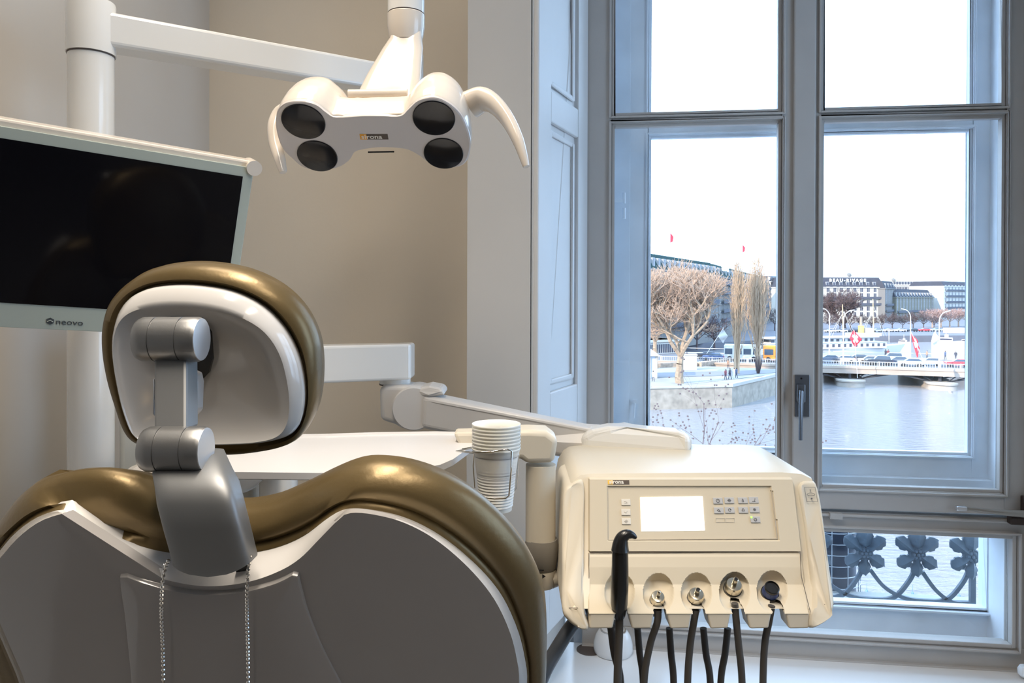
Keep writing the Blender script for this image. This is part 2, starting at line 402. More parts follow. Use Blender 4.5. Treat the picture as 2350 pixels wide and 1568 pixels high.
# cavity lining between the two windows
mb = MB(); xjl = XW(1412, YW)-.012; xjr = xd+.012
xjr2 = XW(2340, YW)
mb.box((xjl-.12, YW+.06, BEN-.02), (xjl, YO+.005, ZTOP+.1)); mb.box((xjl-.05, YO-.004, BEN-.02), (oj0+.012, YO+.06, ZTOP+.1))
mb.box((xjl, YW+.09, BEN), (xjl+.006, YW+.10, ZTOP)); mb.box((xjl, YW+.125, BEN), (xjl+.008, YW+.135, ZTOP))
mb.box((xjr2-.008, YW+.06, BEN-.02), (xjr2+.12, YO+.06, ZTOP+.1)); mb.box((oj1, YO-.002, ozr_b-.05), (xjr2+.02, YO+.06, ZTOP+.1))
mb.box((lj1, YO-.002, BEN), (xjr2+.02, YO+.06, ozr_b))
mb.box((xjl, YW+.06, ZTOP), (xjr2, YO+.06, ZTOP+.1))
mb.box((xjl, YW+.06, ozs-.06), (xjr2, YO+.06, ozs-.005))
mb.box((xjl, YO-.03, olz_t+.06), (xjr2, YO+.05, ozr_b+.001))
struct('trim_2', mb, m_wood_o, smooth=False, bevel=.0015)
# inner top wall above the window, outer facade masonry
mb = MB(); mb.box((XJ-.03, YW-.35, ZC-.12), (XWR+.02, 2.75, ZC)); struct('trim_3', mb, m_strip, smooth=False)
# hardware seen in the cavity
mb = MB(); x = xjl+.006
for py in (455, 490):
    q = PY(1432, py, YW+.12); mb.cyl(q+V((0,0,-.018)), q+V((0,0,.018)), .006, n=10)
q = PY(1425, 460, YW+.12); mb.box(q+V((-.02,-.004,-.006)), q+V((.012,.004,.006))); mb.build('sash_latch', m_wood_o, wo)
q = PY(1457, 925, YO-.01); mb = MB(); mb.box(q+V((-.006,-.004,-.006)), q+V((.008,.004,.01))); mb.tube([q+V((0,-.006,.0)), q+V((-.004,-.008,-.05))], .0035, 8); mb.build('sash_handle', m_wood_o, wo)
for py in (400, 1000):
    q = PY(2291, py, YO-.006); mb = MB(); mb.cyl(q+V((0,0,-.024)), q+V((0,0,-.002)), .008, n=10); mb.cyl(q+V((0,0,.001)), q+V((0,0,.022)), .008, n=10); mb.build('hinge', m_wood_o, wo)
q = PY(2302, 1310, YO-.008); q2 = PY(2324, 1345, YO-.02); mb = MB(); mb.tube([q+V((-.012,0,.004)), q, q+V((.006,-.008,-.01)), q2+V((-.008,-.004,.004)), q2], .0045, 8); mb.ball(q, .008, 5); mb.ball(q2, .007, 5)
mb.build('hook_latch', m_wood_o, wo)

# window bench (fixed)
mb = MB(); bench_front = YW-.52
mb.box((XS1-.22, YS-.28, BEN-.035), (XR-.02, YW+.02, BEN)); mb.box((XS1-.20, YS-.26, 0), (XR-.03, YS-.24, BEN-.035))
mb.box((XS1-.20, YS-.24, 0), (XS1-.18, YW, BEN-.035))
o = tag(mb.build('window_bench', m_bench, smooth=False, bevel=.003), 'white laminate bench top running beneath the window', 'bench')

# ---- small window hardware
h = bpy.data.objects.new('window_handle', None); COL.objects.link(h); h.parent = win; h['label'] = 'dark metal lever handle'
h.location = V((XW(1840, YW), YW-.012, ZW(1840, 940, YW)))-win.location
q0 = PY(1824, 860, YW-.013); q1 = PY(1857, 957, YW-.013)
MB().box((q0.x, YW-.019, q1.z), (q1.x, YW-.012, q0.z)).build('back_plate', mat('dark_pewter', (.16,.17,.19), .32, metal=.8), h, smooth=False, bevel=.002)
q0 = PY(1829, 882, YW-.03); q1 = PY(1848, 925, YW-.03)
MB().box((q0.x, YW-.034, q1.z), (q1.x, YW-.019, q0.z)).build('boss', mat('dark_pewter', (.16,.17,.19), .32), h, smooth=False, bevel=.003)
a = PY(1839, 900, YW-.045); b = PY(1838, 932, YW-.055); c = PY(1837, 1010, YW-.052)
mb = MB(); mb.tube([V((a.x, YW-.03, a.z)), a, b, (b+c)/2, c], [.0095, .0095, .0088, .0075, .0072], 10, flat=.8); mb.build('lever', mat('dark_pewter', (.16,.17,.19), .32), h)
MB().cyl(PY(1839, 869, YW-.019), PY(1839, 869, YW-.020), .003, n=10).build('keyhole', m_black, h)
# opening lever at the right edge
h = thing('casement_stay', 'grey metal lever reaching in over the lower rail from the right edge', 'window lever', PY(2340, 1190, YW-.03))
mb = MB(); P = [PY(2196, 1166, YW-.02), PY(2230, 1169, YW-.028), PY(2290, 1176, YW-.035), PY(2352, 1180, YW-.04), PY(2420, 1182, YW-.04)]
mb.tube(P, [.007, .006, .008, .011, .012], 10, flat=.7); mb.build('lever', mat('dull_grey_metal', (.33, .31, .28), .4, metal=.6), h)
q = PY(2205, 1167, YW-.026); mb = MB(); mb.box(q+V((-.014,-.008,-.007)), q+V((.016,.008,.007))); mb.build('lever_tip', m_metal_l, h, bevel=.003)
q = PY(2340, 1193, YW-.01); mb = MB(); mb.box(q+V((-.035,-.02,-.012)), q+V((.10,.005,.012))); mb.box(q+V((.0,-.02,.02)), q+V((.1,.0,.075))); mb.build('wooden_block', m_brown, h, bevel=.004)

# ================================================================== DENTAL CHAIR
tb = math.radians(27)
nB = (-CAMF*math.cos(tb) - UP*math.sin(tb))           # back-rest normal, towards the camera and down
PB = PD(620, 1160, .752)
chair = thing('dental_chair', 'bronze leather dental chair seen from behind, with white back shell', 'dental chair', V((PB.x+.15, PB.y+.55, 0)))
cc = (610, 1500)
cush = [(-52,1290),(-25,1215),(0,1180),(60,1110),(140,1073),(225,1064),(300,1078),(370,1108),(450,1140),(540,1152),(620,1140),(690,1110),(760,1077),(830,1056),(880,1052),(950,1060),(1030,1087),(1100,1128),(1160,1180),(1204,1235),(1236,1295),(1250,1360),(1255,1450),(1252,1568),(1238,1720),(1170,1920),(980,2080),(620,2130),(260,2080),(90,1900),(30,1740),(0,1600),(-30,1480),(-55,1380)]
cush = [(x, y+16 if y < 1300 else y) for x, y in cush]
shell = [(-42,1340),(-22,1290),(0,1262),(35,1222),(85,1186),(135,1169),(168,1169),(205,1190),(262,1224),(330,1250),(400,1264),(480,1270),(570,1264),(640,1250),(700,1224),(755,1184),(795,1166),(850,1168),(930,1186),(1010,1226),(1090,1290),(1150,1360),(1188,1440),(1206,1510),(1211,1570),(1200,1720),(1130,1900),(960,2040),(620,2090),(280,2040),(130,1880),(80,1700),(45,1568),(18,1500),(-8,1440),(-36,1380)]
face = [(-30,1345),(-14,1300),(6,1275),(42,1234),(90,1198),(140,1180),(160,1180),(178,1192),(215,1230),(272,1284),(340,1318),(410,1338),(480,1346),(560,1338),(630,1316),(686,1284),(740,1230),(780,1190),(802,1178),(850,1180),(925,1199),(1000,1239),(1074,1302),(1132,1372),(1169,1448),(1186,1514),(1191,1570),(1180,1720),(1120,1890),(950,2025),(620,2070),(290,2025),(142,1870),(92,1700),(58,1568),(30,1500),(4,1440),(-22,1380)]
def ring_on(poly, c, n, P0, nrm, off=0, sc_=1.0, N=220):
    a = angular(catmull([V(q) for q in poly], 5), c, N)
    return [PP(c[0]+(q.x-c[0])*sc_, c[1]+(q.y-c[1])*sc_, P0, nrm) + nrm*off for q in a]
R = lambda poly, off, s=1.0: ring_on(poly, cc, 0, PB, nB, off, s)
def mixr(a, b, t): return [x*(1-t)+y*t for x, y in zip(a, b)]
FO = .034
def Rz(poly, off): return ring_on(poly, cc, 0, PB+nB*off, nB)
rc, rs = Rz(cush, -.034), R(shell, 0)
rings = [mixr(rs, rc, .02), mixr(rs, rc, .10), mixr(rs, rc, .38), mixr(rs, rc, .70), mixr(rs, rc, .92), rc, mixr(rs, rc, .93), mixr(rs, rc, .74), mixr(rs, rc, .3)]
offs = [.004, -.004, .009, .013, .008, 0, -.014, -.034, -.045]
rings = [[q+nB*o_ for q in r] for r, o_ in zip(rings, offs)]
MB().loft(rings, True, True).build('backrest_cushion', m_leather, chair, ang=80)
fr = Rz(face, FO)
cen = sum(fr, V((0,0,0)))/len(fr)
rings = [[q-nB*.012 for q in rs], [q+nB*.002 for q in rs], mixr(rs, fr, .15), mixr(rs, fr, .55), [q-nB*.001 for q in mixr(rs, fr, .90)], fr,
         [q+nB*.001 for q in mixr(fr, [cen]*len(fr), .03)], [q+nB*.003 for q in mixr(fr, [cen]*len(fr), .4)], [q+nB*.004 for q in mixr(fr, [cen]*len(fr), .8)]]
MB().loft(rings[:6], True, False).build('backrest_shell', m_shell, chair, ang=50)
o = MB().loft([[q-nB*.012 for q in mixr(fr, [cen]*len(fr), .02)]]+rings[5:]).build('shell_back_panel', m_shell_shaded, chair, ang=50)
# raised middle panel
cp = [(282,1305),(300,1315),(345,1330),(410,1347),(480,1354),(560,1348),(630,1330),(668,1313),(684,1306),(692,1335),(712,1400),(745,1480),(792,1570),(850,1680),(900,1800),(860,1980),(620,2040),(340,2000),(300,1800),(310,1680),(306,1570),(298,1480),(290,1400),(280,1330)]
rp = lambda s, off: ring_on(cp, (520, 1600), 0, PB+nB*FO, nB, off, s, 180)
MB().loft([rp(1.0, -.012), rp(1.0, .002), rp(.99, .0055), rp(.975, .0062), rp(.6, .0062)]).build('middle_panel', m_shell_shaded, chair, ang=30)
# black slot right of the post
MB().prism([PP(x, y, PB, nB)+nB*.002 for x, y in ((556,1262),(584,1258),(574,1290),(560,1300))], nB*.02).build('post_slot', m_black, chair, smooth=False)

# head rest
th = math.radians(14)
nH = (-CAMF*math.cos(th) - UP*math.sin(th)); PH = PD(490, 830, .90)
hc = (490, 850)
hcush = [(245,800),(246,742),(262,690),(300,646),(350,617),(420,604),(500,606),(580,624),(650,660),(700,710),(730,770),(739,830),(736,900),(722,955),(694,996),(645,1020),(565,1034),(490,1036),(410,1030),(335,1012),(298,985),(275,925),(256,865)]
hsh = [(264,790),(270,728),(298,686),(340,664),(400,656),(470,659),(540,674),(602,706),(650,755),(682,815),(697,880),(697,938),(681,984),(640,1007),(560,1014),(480,1016),(390,1014),(330,1003),(299,955),(277,875)]
hin = [(284,795),(292,745),(318,716),(366,704),(430,701),(500,708),(560,725),(612,754),(645,800),(662,860),(668,915),(662,958),(640,985),(590,997),(530,1000),(460,1001),(380,999),(330,985),(308,940),(292,870)]
RH = lambda poly, off, s=1.0: ring_on(poly, hc, 0, PH, nH, off, s)
hr, hs, hi = ring_on(hcush, hc, 0, PH-nH*.032, nH), RH(hsh, 0), RH(hin, 0)
rings = [mixr(hs, hr, -.02), mixr(hs, hr, .06), mixr(hs, hr, .35), mixr(hs, hr, .7), mixr(hs, hr, .93), hr, mixr(hs, hr, .95), mixr(hs, hr, .6), mixr(hs, hr, -.3)]
offs = [-.012, -.010, .009, .016, .012, 0, -.018, -.034, -.075]
MB().loft([[q+nH*o_ for q in r] for r, o_ in zip(rings, offs)]).build('headrest_cushion', m_leather, chair, ang=80)
hcen = sum(hi, V((0,0,0)))/len(hi)
rings = [[q-nH*.01 for q in hs], [q+nH*.002 for q in hs], [q+nH*.006 for q in mixr(hs, hi, .12)], [q+nH*.018 for q in mixr(hs, hi, .55)], [q+nH*.020 for q in mixr(hs, hi, .78)], [q+nH*.017 for q in mixr(hs, hi, .97)],
         [q+nH*.010 for q in mixr(hi, [hcen]*len(hi), .10)], [q+nH*.004 for q in mixr(hi, [hcen]*len(hi), .25)], [q+nH*.000 for q in mixr(hi, [hcen]*len(hi), .5)], [q-nH*.002 for q in mixr(hi, [hcen]*len(hi), .8)]]
MB().loft(rings).build('headrest_shell', m_shell, chair, ang=60)
# dark recess the joint comes out of
mb = MB(); rec = [(335,735),(400,722),(470,726),(490,760),(494,820),(486,850),(462,875),(440,850),(340,800)]
mb.prism([PP(x, y, PH, nH)+nH*.004 for x, y in rec], nH*.006); mb.build('joint_recess', m_black, chair, smooth=False)
# joints, link and post
def barrel(pxa, pxb, py, D, r, nm):
    a = PD(pxa, py, D); b = PD(pxb, py, D); ax = (b-a).normalized(); L = (b-a).length
    mb = MB(); prof = [(r*.90, 0), (r*.985, .004), (r, .010), (r, L*.27), (r*.965, L*.275), (r*.965, L*.285), (r, L*.29), (r, L*.70), (r*.965, L*.705), (r*.965, L*.715), (r, L*.72), (r, L-.003), (r*.95, L)]
    mb.lathe(a, prof, 48, ax); o = mb.build(nm, m_metal, chair, ang=25)
    c = MB(); c.lathe(b-ax*.001, [(r*.95, 0), (r*.93, .0018), (r*.6, .0022), (0.0002, .0022)], 48, ax); c.build('end_cap', m_metal_l, o, ang=25)
    return o
barrel(322, 462, 779, .79, .0240, 'upper_joint')
barrel(334, 472, 1031, .745, .0228, 'lower_joint')
a = [PD(x, y, d) for x, y, d in ((352,800,.785),(428,800,.785),(428,990,.745),(352,990,.745))]
mb = MB(); mb.prism(a, CAMF*.03); mb.build('headrest_link', m_metal_d, chair, smooth=False, bevel=.003)
a = [PD(x, y, d) for x, y, d in ((426,850,.80),(448,858,.80),(452,880,.80),(450,945,.79),(436,960,.79),(426,955,.79))]
MB().prism(a, CAMF*.02).build('release_latch', m_metal_l, chair, smooth=False, bevel=.004)
a = [PD(x, y, d) for x, y, d in ((350,872,.80),(356,866,.80),(356,960,.79),(350,950,.79))]
MB().prism(a, CAMF*.02).build('release_latch', m_metal_l, chair, smooth=False, bevel=.002)
# post: curved slab from the lower joint into the shell
rowsL = [(344,1045,.755),(342,1090,.728),(347,1120,.715),(352,1160,.710),(366,1215,.712),(388,1292,.722)]
rowsR = [(492,1045,.755),(512,1090,.728),(528,1120,.715),(538,1160,.710),(552,1215,.712),(571,1292,.722)]
rings = []
for (xl_, yl, d), (xr_, yr, d2) in zip(rowsL, rowsR):
    row = []
    n = 48
    a0 = PD(xl_, yl, d); b0 = PD(xr_, yr, d); mid = (a0+b0)/2; hw = (b0-a0)/2
    for k in range(n):
        t = 2*math.pi*k/n; cx = math.cos(t); sy = math.sin(t)
        ex = math.copysign(abs(cx)**.38, cx); ey = math.copysign(abs(sy)**.5, sy)
        row.append(mid + hw*ex - UP*0 + (CAMF*.019)*(-ey) + CAMF*.016)
    rings.append(row)
lc = sum(rings[-1], V((0,0,0)))/48; last = [q - UP*.013*max(0, 1-((q-lc).dot(CAMR)/.041)**2) for q in rings[-1]]
rings.append(last)
MB().loft(rings).build('headrest_post', m_metal_d, chair, ang=50)
# seat, base (mostly hidden in front of the back rest)
sb = PB + CAMF*.40 - UP*.62
mb = MB(); q = CF(-.27, 1.05, -.93); M = Matrix.Translation(q) @ Matrix.Rotation(YAW, 4, 'Z')
mb.box((-.24, -.12, 0), (.24, .52, .09), M); mb.build('seat_cushion', m_leather, chair, bevel=.035, seg=4)
mb = MB(); mb.box((-.2, -.05, -.05), (.2, .5, 0), M); mb.box((-.13, .05, -.40), (.13, .35, -.05), M); mb.box((-.2, -.1, -.52), (.2, .42, -.40), M); mb.build('seat_base', m_shell, chair, bevel=.02)
# foot of the white unit at lower-left edge
# beaded bib chain
bead = thing('bead_chain', 'silver ball chain hanging in two strands either side of the chair post', 'chain', PP(375, 1400, PB, nB)+nB*.04)
for path in ([(386,1288),(378,1310),(372,1350),(371,1420),(374,1500),(376,1640)], [(574,1278),(571,1300),(567,1345),(567,1420),(569,1500),(570,1640)]):
    pts = catmull([PP(x, y, PB+nB*(.052 if y > 1340 else .040), nB) for x, y in path], 30, False)
    mb = MB(); mb.tube(pts, .0006, 5); acc = 0; last = pts[0]; mb.ball(last, .0021, 4)
    for q in pts:
        if (q-last).length > .0050: mb.ball(q, .0021, 4); last = q
    mb.build('strand', m_chrome, bead)

# ================================================================== POLE, LAMP ARM
post = thing('equipment_pole', 'tall white round pole at left carrying a horizontal lamp arm', 'pole', CF((210-1175)/F*1.5, 1.5, -1.45))
mb = MB(); a = PD(209, 128, 1.50); b = CF((215-1175)/F*1.5, 1.5, -1.45); b.z = 0.0
mb.tube([V((a.x, a.y, b.z)), a+V((0,0,.0))], .0425, 48); mb.build('column', m_white2, post)
mb = MB(); t = PD(208, 8, 1.5); r = .0455
mb.lathe(V((a.x, a.y, a.z+.002)), [(r, 0), (r, .004), (r, t.z-a.z-.006), (r*.97, t.z-a.z-.001), (r*.9, t.z-a.z)], 48); mb.build('swivel_cap', m_white2, post, ang=30)
MB().cyl(V((a.x, a.y, a.z-.001)), V((a.x, a.y, a.z+.003)), .0435, n=48).build('joint_line', m_gap, post)
# beam
zt = PD(258, 17, 1.47).z; zb = PD(258, 88, 1.45).z
A0 = V((a.x, a.y, 0)); E = CF((935-1175)/F*1.93, 1.93, 0); dirb = V((E.x-A0.x, E.y-A0.y, 0)).normalized(); side = V((dirb.y, -dirb.x, 0))
mb = MB(); zt2 = PD(850, 153, 1.89).z; zb2 = PD(835, 206, 1.86).z
h0 = zt-zb
def beam(mb, s0, s1, w_, zlo0, zhi0, zlo1, zhi1):
    q0 = A0+dirb*s0; q1 = A0+dirb*s1
    mb.hexa([q0-side*w_+UP*zlo0, q1-side*w_+UP*zlo1, q1+side*w_+UP*zlo1, q0+side*w_+UP*zlo0, q0-side*w_+UP*zhi0, q1-side*w_+UP*zhi1, q1+side*w_+UP*zhi1, q0+side*w_+UP*zhi0])
LB = (V((E.x, E.y, 0))-A0).length
beam(mb, .02, LB, .034, zb, zt, zb2, zt2); mb.build('lamp_beam', m_white2, post, smooth=False, bevel=.008, seg=3)
mb = MB(); mb.lathe(V((E.x, E.y, zb2-.01)), [(.038, 0), (.040, .005), (.040, .12), (.036, .125)], 32); mb.cyl(V((E.x, E.y, zt2)), V((E.x, E.y, 2.55)), .028); mb.build('riser', m_white2, post, ang=30)
LT = PD(932, 0, 1.60); LT2 = V((LT.x, LT.y, 2.50))
mb = MB(); mb.tube([V((E.x, E.y, 2.53)), LT2+V((0,0,.03))], .032, 24); mb.build('upper_arm', m_white2, post)

# ================================================================== OPERATING LAMP
lamp = thing('operating_lamp', 'white twin-lobed dental operating lamp with four dark lenses and two handles', 'dental lamp', PD(865, 330, 1.45))
nL = (-CAMF*.62 - UP*.785).normalized(); PL = PD(865, 310, 1.45)
outl = [(635,261),(645,243),(664,233),(698,231),(726,239),(748,256),(771,267),(833,264),(880,264),(920,264),(940,247),(962,228),(996,222),(1029,235),(1057,261),(1074,298),(1080,337),(1071,368),(1052,381),(1018,383),(987,372),(962,354),(931,340),(875,336),(833,341),(813,348),(802,365),(777,382),(737,389),(698,383),(673,364),(648,337),(635,297)]
fp = [PP(x, y, PL, nL) for x, y in outl]
sm = catmull(fp, 4)
def lobe(mb, pts, cpx, h, lean=V((0,0,0)), prof=None):
    pts = catmull([PP(x, y, PL, nL) for x, y in pts], 5); c = PP(*cpx, PL, nL)
    prof = prof or [(0, .985), (.04, 1.0), (.2, 1.03), (.4, 1.02), (.6, .95), (.78, .82), (.9, .64), (.97, .42), (1.0, .15)]
    mb.loft([[c + (q-c)*s_ - nL*h*t + lean*t for q in pts] for t, s_ in prof])
mb = MB()
Lf = [(635,261),(645,243),(664,233),(698,231),(726,239),(748,256),(771,275),(790,300),(800,330),(802,365),(777,382),(737,389),(698,383),(673,364),(648,337),(635,297)]
Rt = [(920,290),(935,252),(962,228),(996,222),(1029,235),(1057,261),(1074,298),(1080,337),(1071,368),(1052,381),(1018,383),(987,372),(962,354),(935,325)]
domeprof = [(0, .985), (.04, 1.0), (.2, 1.02), (.42, .99), (.62, .92), (.8, .80), (.92, .66), (.98, .5), (1.0, .3)]
lobe(mb, Lf, (717, 300), .118, V((0,0,0))+CAMR*.012, domeprof); lobe(mb, Rt, (1005, 300), .125, CAMR*.004, domeprof)
Cn = [(735,268),(800,266),(880,264),(960,264),(975,300),(962,350),(931,340),(875,336),(833,341),(813,348),(780,330)]
lobe(mb, Cn, (860, 300), .062, V((0,0,0)), [(0, .99), (.1, 1.0), (.6, 1.0), (.9, .97), (1.0, .9)])
mb.build('lamp_housing', m_white, lamp, remesh=.0035, smo=10)
# flat glazed front
mb = MB(); c = PP(860, 300, PL, nL)
mb.loft([[q - nL*.004 for q in sm], [q + nL*.0015 for q in sm], [c+(q-c)*.985 + nL*.003 for q in sm]], False, False)
n0 = len(mb.v); mb.add([c+(q-c)*.985 + nL*.003 for q in sm], [list(range(len(sm)))]); mb.build('front_cover', m_lampface, lamp, ang=25)
for x, y, rr in ((697,277,.0415),(729,356,.0400),(996,269,.0405),(1018,350,.0395)):
    q = PP(x, y, PL, nL)
    o = MB().lathe(q+nL*.002, [(rr, 0), (rr, .0022), (rr*.97, .003), (rr*.6, .0045), (.0003, .005)], 48, nL, cap0=False).build('lens', m_lens, lamp, ang=20)
    MB().lathe(q+nL*.005, [(rr*.30, 0), (rr*.28, .0012), (rr*.1, .0015)], 32, nL).build('lens_centre', mat('lens_inner', (.03,.03,.033), .3), o)
rl = (PP(892, 312, PL, nL)-PP(828, 312, PL, nL)).normalized(); ul = nL.cross(rl)*1.0
if ul.z < 0: ul = -ul
def quad(mb, p0, r_, u_, w_, h_, n_, t=.0006):
    mb.prism([p0, p0+r_*w_, p0+r_*w_+u_*h_, p0+u_*h_], n_*t)
q = PP(828, 317.5, PL, nL)+nL*.003; W_ = (PP(892, 316, PL, nL)-PP(828, 316, PL, nL)).length; H_ = (PP(860, 305, PL, nL)-PP(860, 317, PL, nL)).length
mb = MB(); quad(mb, q, rl, ul, W_*.24, H_, nL); mb.build('badge', m_orange, lamp, smooth=False)
mb = MB(); quad(mb, q+rl*W_*.24, rl, ul, W_*.76, H_, nL); mb.build('badge', m_badge, lamp, smooth=False)
text_mesh('sirona', H_*1.12, q+nL*.0008+rl*W_*.04+ul*H_*.16, rl, ul, m_bwhite, 'badge_lettering', lamp, bold=.01, sx=1.13)
a = PP(845, 347, PL, nL)+nL*.003; b = PP(905, 346, PL, nL)+nL*.003
MB().tube([a, b], .0016, 6).build('vent_slit', m_black, lamp)
# yoke and neck
neck = [(930,36,1.60),(930,60,1.60),(934,90,1.595)]
mb = MB(); c0 = PD(932, 33, 1.60); mb.tube([V((c0.x, c0.y, 2.52)), V((c0.x, c0.y, c0.z+.001))], .0395, 40); mb.build('down_tube', m_white2, lamp)
mb = MB(); mb.lathe(V((c0.x, c0.y, c0.z-.060)), [(.034, 0), (.037, .012), (.040, .03), (.0405, .057), (.0395, .0585)], 40); mb.build('collar', m_white, lamp, ang=30)
MB().cyl(V((c0.x, c0.y, c0.z-.002)), V((c0.x, c0.y, c0.z+.0015)), .0388, n=40).build('joint_line', m_gap, lamp)
rows = [(937,60,1.598,32),(932,85,1.59,36),(925,110,1.58,46),(915,140,1.565,54),(905,170,1.55,62),(896,200,1.535,68),(888,232,1.52,72),(884,258,1.50,72)]
rings = []
for x, y, D, hw in rows:
    cpt = PD(x, y, D); hw = hw/F*D; row = []
    for k in range(28):
        t = 2*math.pi*k/28; cx, sy = math.cos(t), math.sin(t)
        row.append(cpt + CAMR*hw*math.copysign(abs(cx)**.6, cx) + (CAMF*.92+UP*.38)*.024*math.copysign(abs(sy)**.7, sy))
    rings.append(row)
MB().loft(rings).build('yoke', m_white, lamp, ang=60)
# hinge cover in front of the yoke
mb = MB(); a = PD(800, 217, 1.475); b = PD(935, 215, 1.475); mb.tube([a, b], .010, 20); mb.build('hinge_tube', m_white, lamp)
# handles
def handle(pts, D, rad):
    P = catmull([PD(x, y, d) for (x, y), d in zip(pts, D)], 8, False); n = len(P)
    rr = []
    for i in range(n):
        t = i/(n-1)*(len(rad)-1); k = min(int(t), len(rad)-2); rr.append(rad[k]*(1-(t-k))+rad[k+1]*(t-k))
    MB().tube(P, rr, 20, ax=CAMR, flat=.75).build('handle', m_white, lamp, ang=70)
handle([(1080,240),(1108,228),(1135,240),(1165,275),(1190,325),(1208,383)], [1.50,1.49,1.47,1.45,1.43,1.42], [.030,.027,.023,.019,.015,.0085])
handle([(655,250),(640,262),(630,290),(632,330),(642,365),(650,396)], [1.52,1.52,1.51,1.50,1.49,1.48], [.014,.014,.014,.013,.0115,.007])

# ================================================================== MONITOR
A = PD(583, 386, 1.33); Cc = PD(0, 289, 1.13)
lo, hi = 1.0, 1.8
best = min(((abs((A-PD(527, 776, d)).dot(A-Cc)), d) for d in [1.0+.002*i for i in range(400)]))
B = PD(527, 776, best[1]); ux = (A-Cc).normalized(); uy = (A-B); mh = uy.length; uy.normalize(); un = ux.cross(uy); 
if un.dot(EYE-A) < 0: un = -un
mw = mh*16/9.6
mon = thing('monitor', 'wide black-screened monitor with pale green glass border at left', 'monitor', B-ux*mw*.5-un*.04)
def mp(x, y, z): return A + ux*x + uy*y + un*z       # x<=0, y<=0
MB().prism([mp(0,0,0), mp(-mw,0,0), mp(-mw,-mh,0), mp(0,-mh,0)], -un*.005).build('glass_frame', m_mglass, mon, smooth=False, bevel=.001)
bx = .017; bt = .018; bb = .042
MB().prism([mp(-bx,-bt,.0004), mp(-mw+bx,-bt,.0004), mp(-mw+bx,-mh+bb,.0004), mp(-bx,-mh+bb,.0004)], un*.0006).build('screen', m_screen, mon, smooth=False)
mb = MB(); mb.prism([mp(-.002,.011,-.005), mp(-mw,.011,-.005), mp(-mw,-mh+.01,-.005), mp(-.002,-mh+.01,-.005)], -un*.045); mb.build('housing', m_white, mon, smooth=False, bevel=.004)
mb = MB(); mb.cyl(mp(.0, .0, -.045), mp(.0, .0, .004), .0135, n=32); mb.build('corner_bumper', m_white, mon)
q = PP(112, 746, A, un); rM = ux; uM = uy
mb = MB(); c = PP(115, 737, A, un)+un*.0006; mb.prism([c+(ux*math.cos(math.pi/6+k*math.pi/3)+uy*math.sin(math.pi/6+k*math.pi/3))*.0062 for k in range(6)], un*.0005)
ob = mb.build('logo', m_logo, mon, smooth=False)
mb = MB(); mb.tube([c+un*.001+ux*-.004+uy*-.001, c+un*.001+uy*.002, c+un*.001+ux*.004+uy*-.001], .0007, 5); mb.build('logo_mark', m_mglass, mon)
q = PP(127, 744, A, un)+un*.0006
text_mesh('neovo', .0140, q, ux, uy, m_logo, 'logo_lettering', mon, bold=.0, sx=1.15)
mb = MB(); c = mp(-mw*.45, -mh*.5, -.05); k = V((A0.x, A0.y, c.z)); mb.tube([c, k+CAMR*.02], .022, 16); mb.build('mounting_arm', m_white2, mon)

# ================================================================== WATER UNIT behind the head rest
mb = MB(); M = Matrix.Translation(CF((262-1175)/F*1.60, 1.60, 0)) @ Matrix.Rotation(YAW, 4, 'Z'); zt_ = PD(300, 735, 1.6).z - 1.45
wu = thing('water_unit', 'pale grey treatment unit column standing right of the left pole', 'treatment unit', CF(-.72, 1.66, -1.45))
mb.box((0.004, 0, -1.45), (.30, .22, zt_), M); mb.build('column_cover', mat('unit_grey', (.70, .72, .70), .35), wu, bevel=.02, seg=3)
mb = MB(); mb.lathe(CF(-.62, 1.50, -.42), [(.02, 0), (.10, .03), (.14, .07), (.145, .075), (.135, .075), (.09, .035), (.02, .02)], 32); mb.build('spittoon_bowl', m_white, wu)
mb = MB(); mb.box((-.04, -.2, -1.45), (.34, 0.02, -.75), M); mb.build('base_cabinet', m_shell, wu, bevel=.02)
# sliver of white equipment at the lower left edge
q = CF((-30-1175)/F*1.0, 1.0, 0)
mb = MB(); mb.lathe(V((PD(-28, 1510, 1.0).x, PD(-28, 1510, 1.0).y, 0)), [(.030, 0), (.034, PD(-28, 1520, 1.0).z-.05), (.030, PD(-28, 1500, 1.0).z-.01), (.016, PD(-28, 1495, 1.0).z)], 32)
tag(mb.build('instrument_stand', m_white, ang=40), 'rounded white stand at the lower left edge beside the chair shell', 'stand')

# ================================================================== DELIVERY ARM (elbow and beams behind)
arm = thing('supply_arm', 'jointed grey-white supply arm crossing behind the tray below the window', 'support arm', CF(-.28, 1.75, -1.45))
def slab(pts, D0, D1, th_, nm, m=m_white2, bev=.006, parent=None):   # image quad at two depths, thickness away from camera
    q = [PD(x, y, d) for (x, y), d in pts]; mb = MB(); mb.prism(q, CAMF*th_); return mb.build(nm, m, parent or arm, smooth=False, bevel=bev, seg=3)
slab([((560,798),1.55),((943,790),1.70),((943,872),1.70),((560,888),1.55)], 0, 0, .07, 'rear_beam')
q = PD(907, 880, 1.735); q2 = PD(907, 888, 1.735)
mb = MB(); mb.cyl(q, q+V((0,0,.02)), .036, n=32); mb.build('swivel_ring', m_white2, arm)
MB().cyl(V((q.x, q.y, q.z-.003)), V((q.x, q.y, q.z)), .037, n=32).build('joint_line', m_gap, arm)
mb = MB(); ell = [(870,888),(885,883),(925,884),(950,886),(968,905),(972,940),(966,970),(950,986),(930,990),(905,975),(872,965)]
mb.prism([PD(x, y, 1.69) for x, y in ell], CAMF*.085); mb.build('elbow', mat('arm_grey', (.66,.64,.62), .35), arm, bevel=.012, seg=4)
m_arm = mat('arm_grey', (.66,.64,.62), .35)
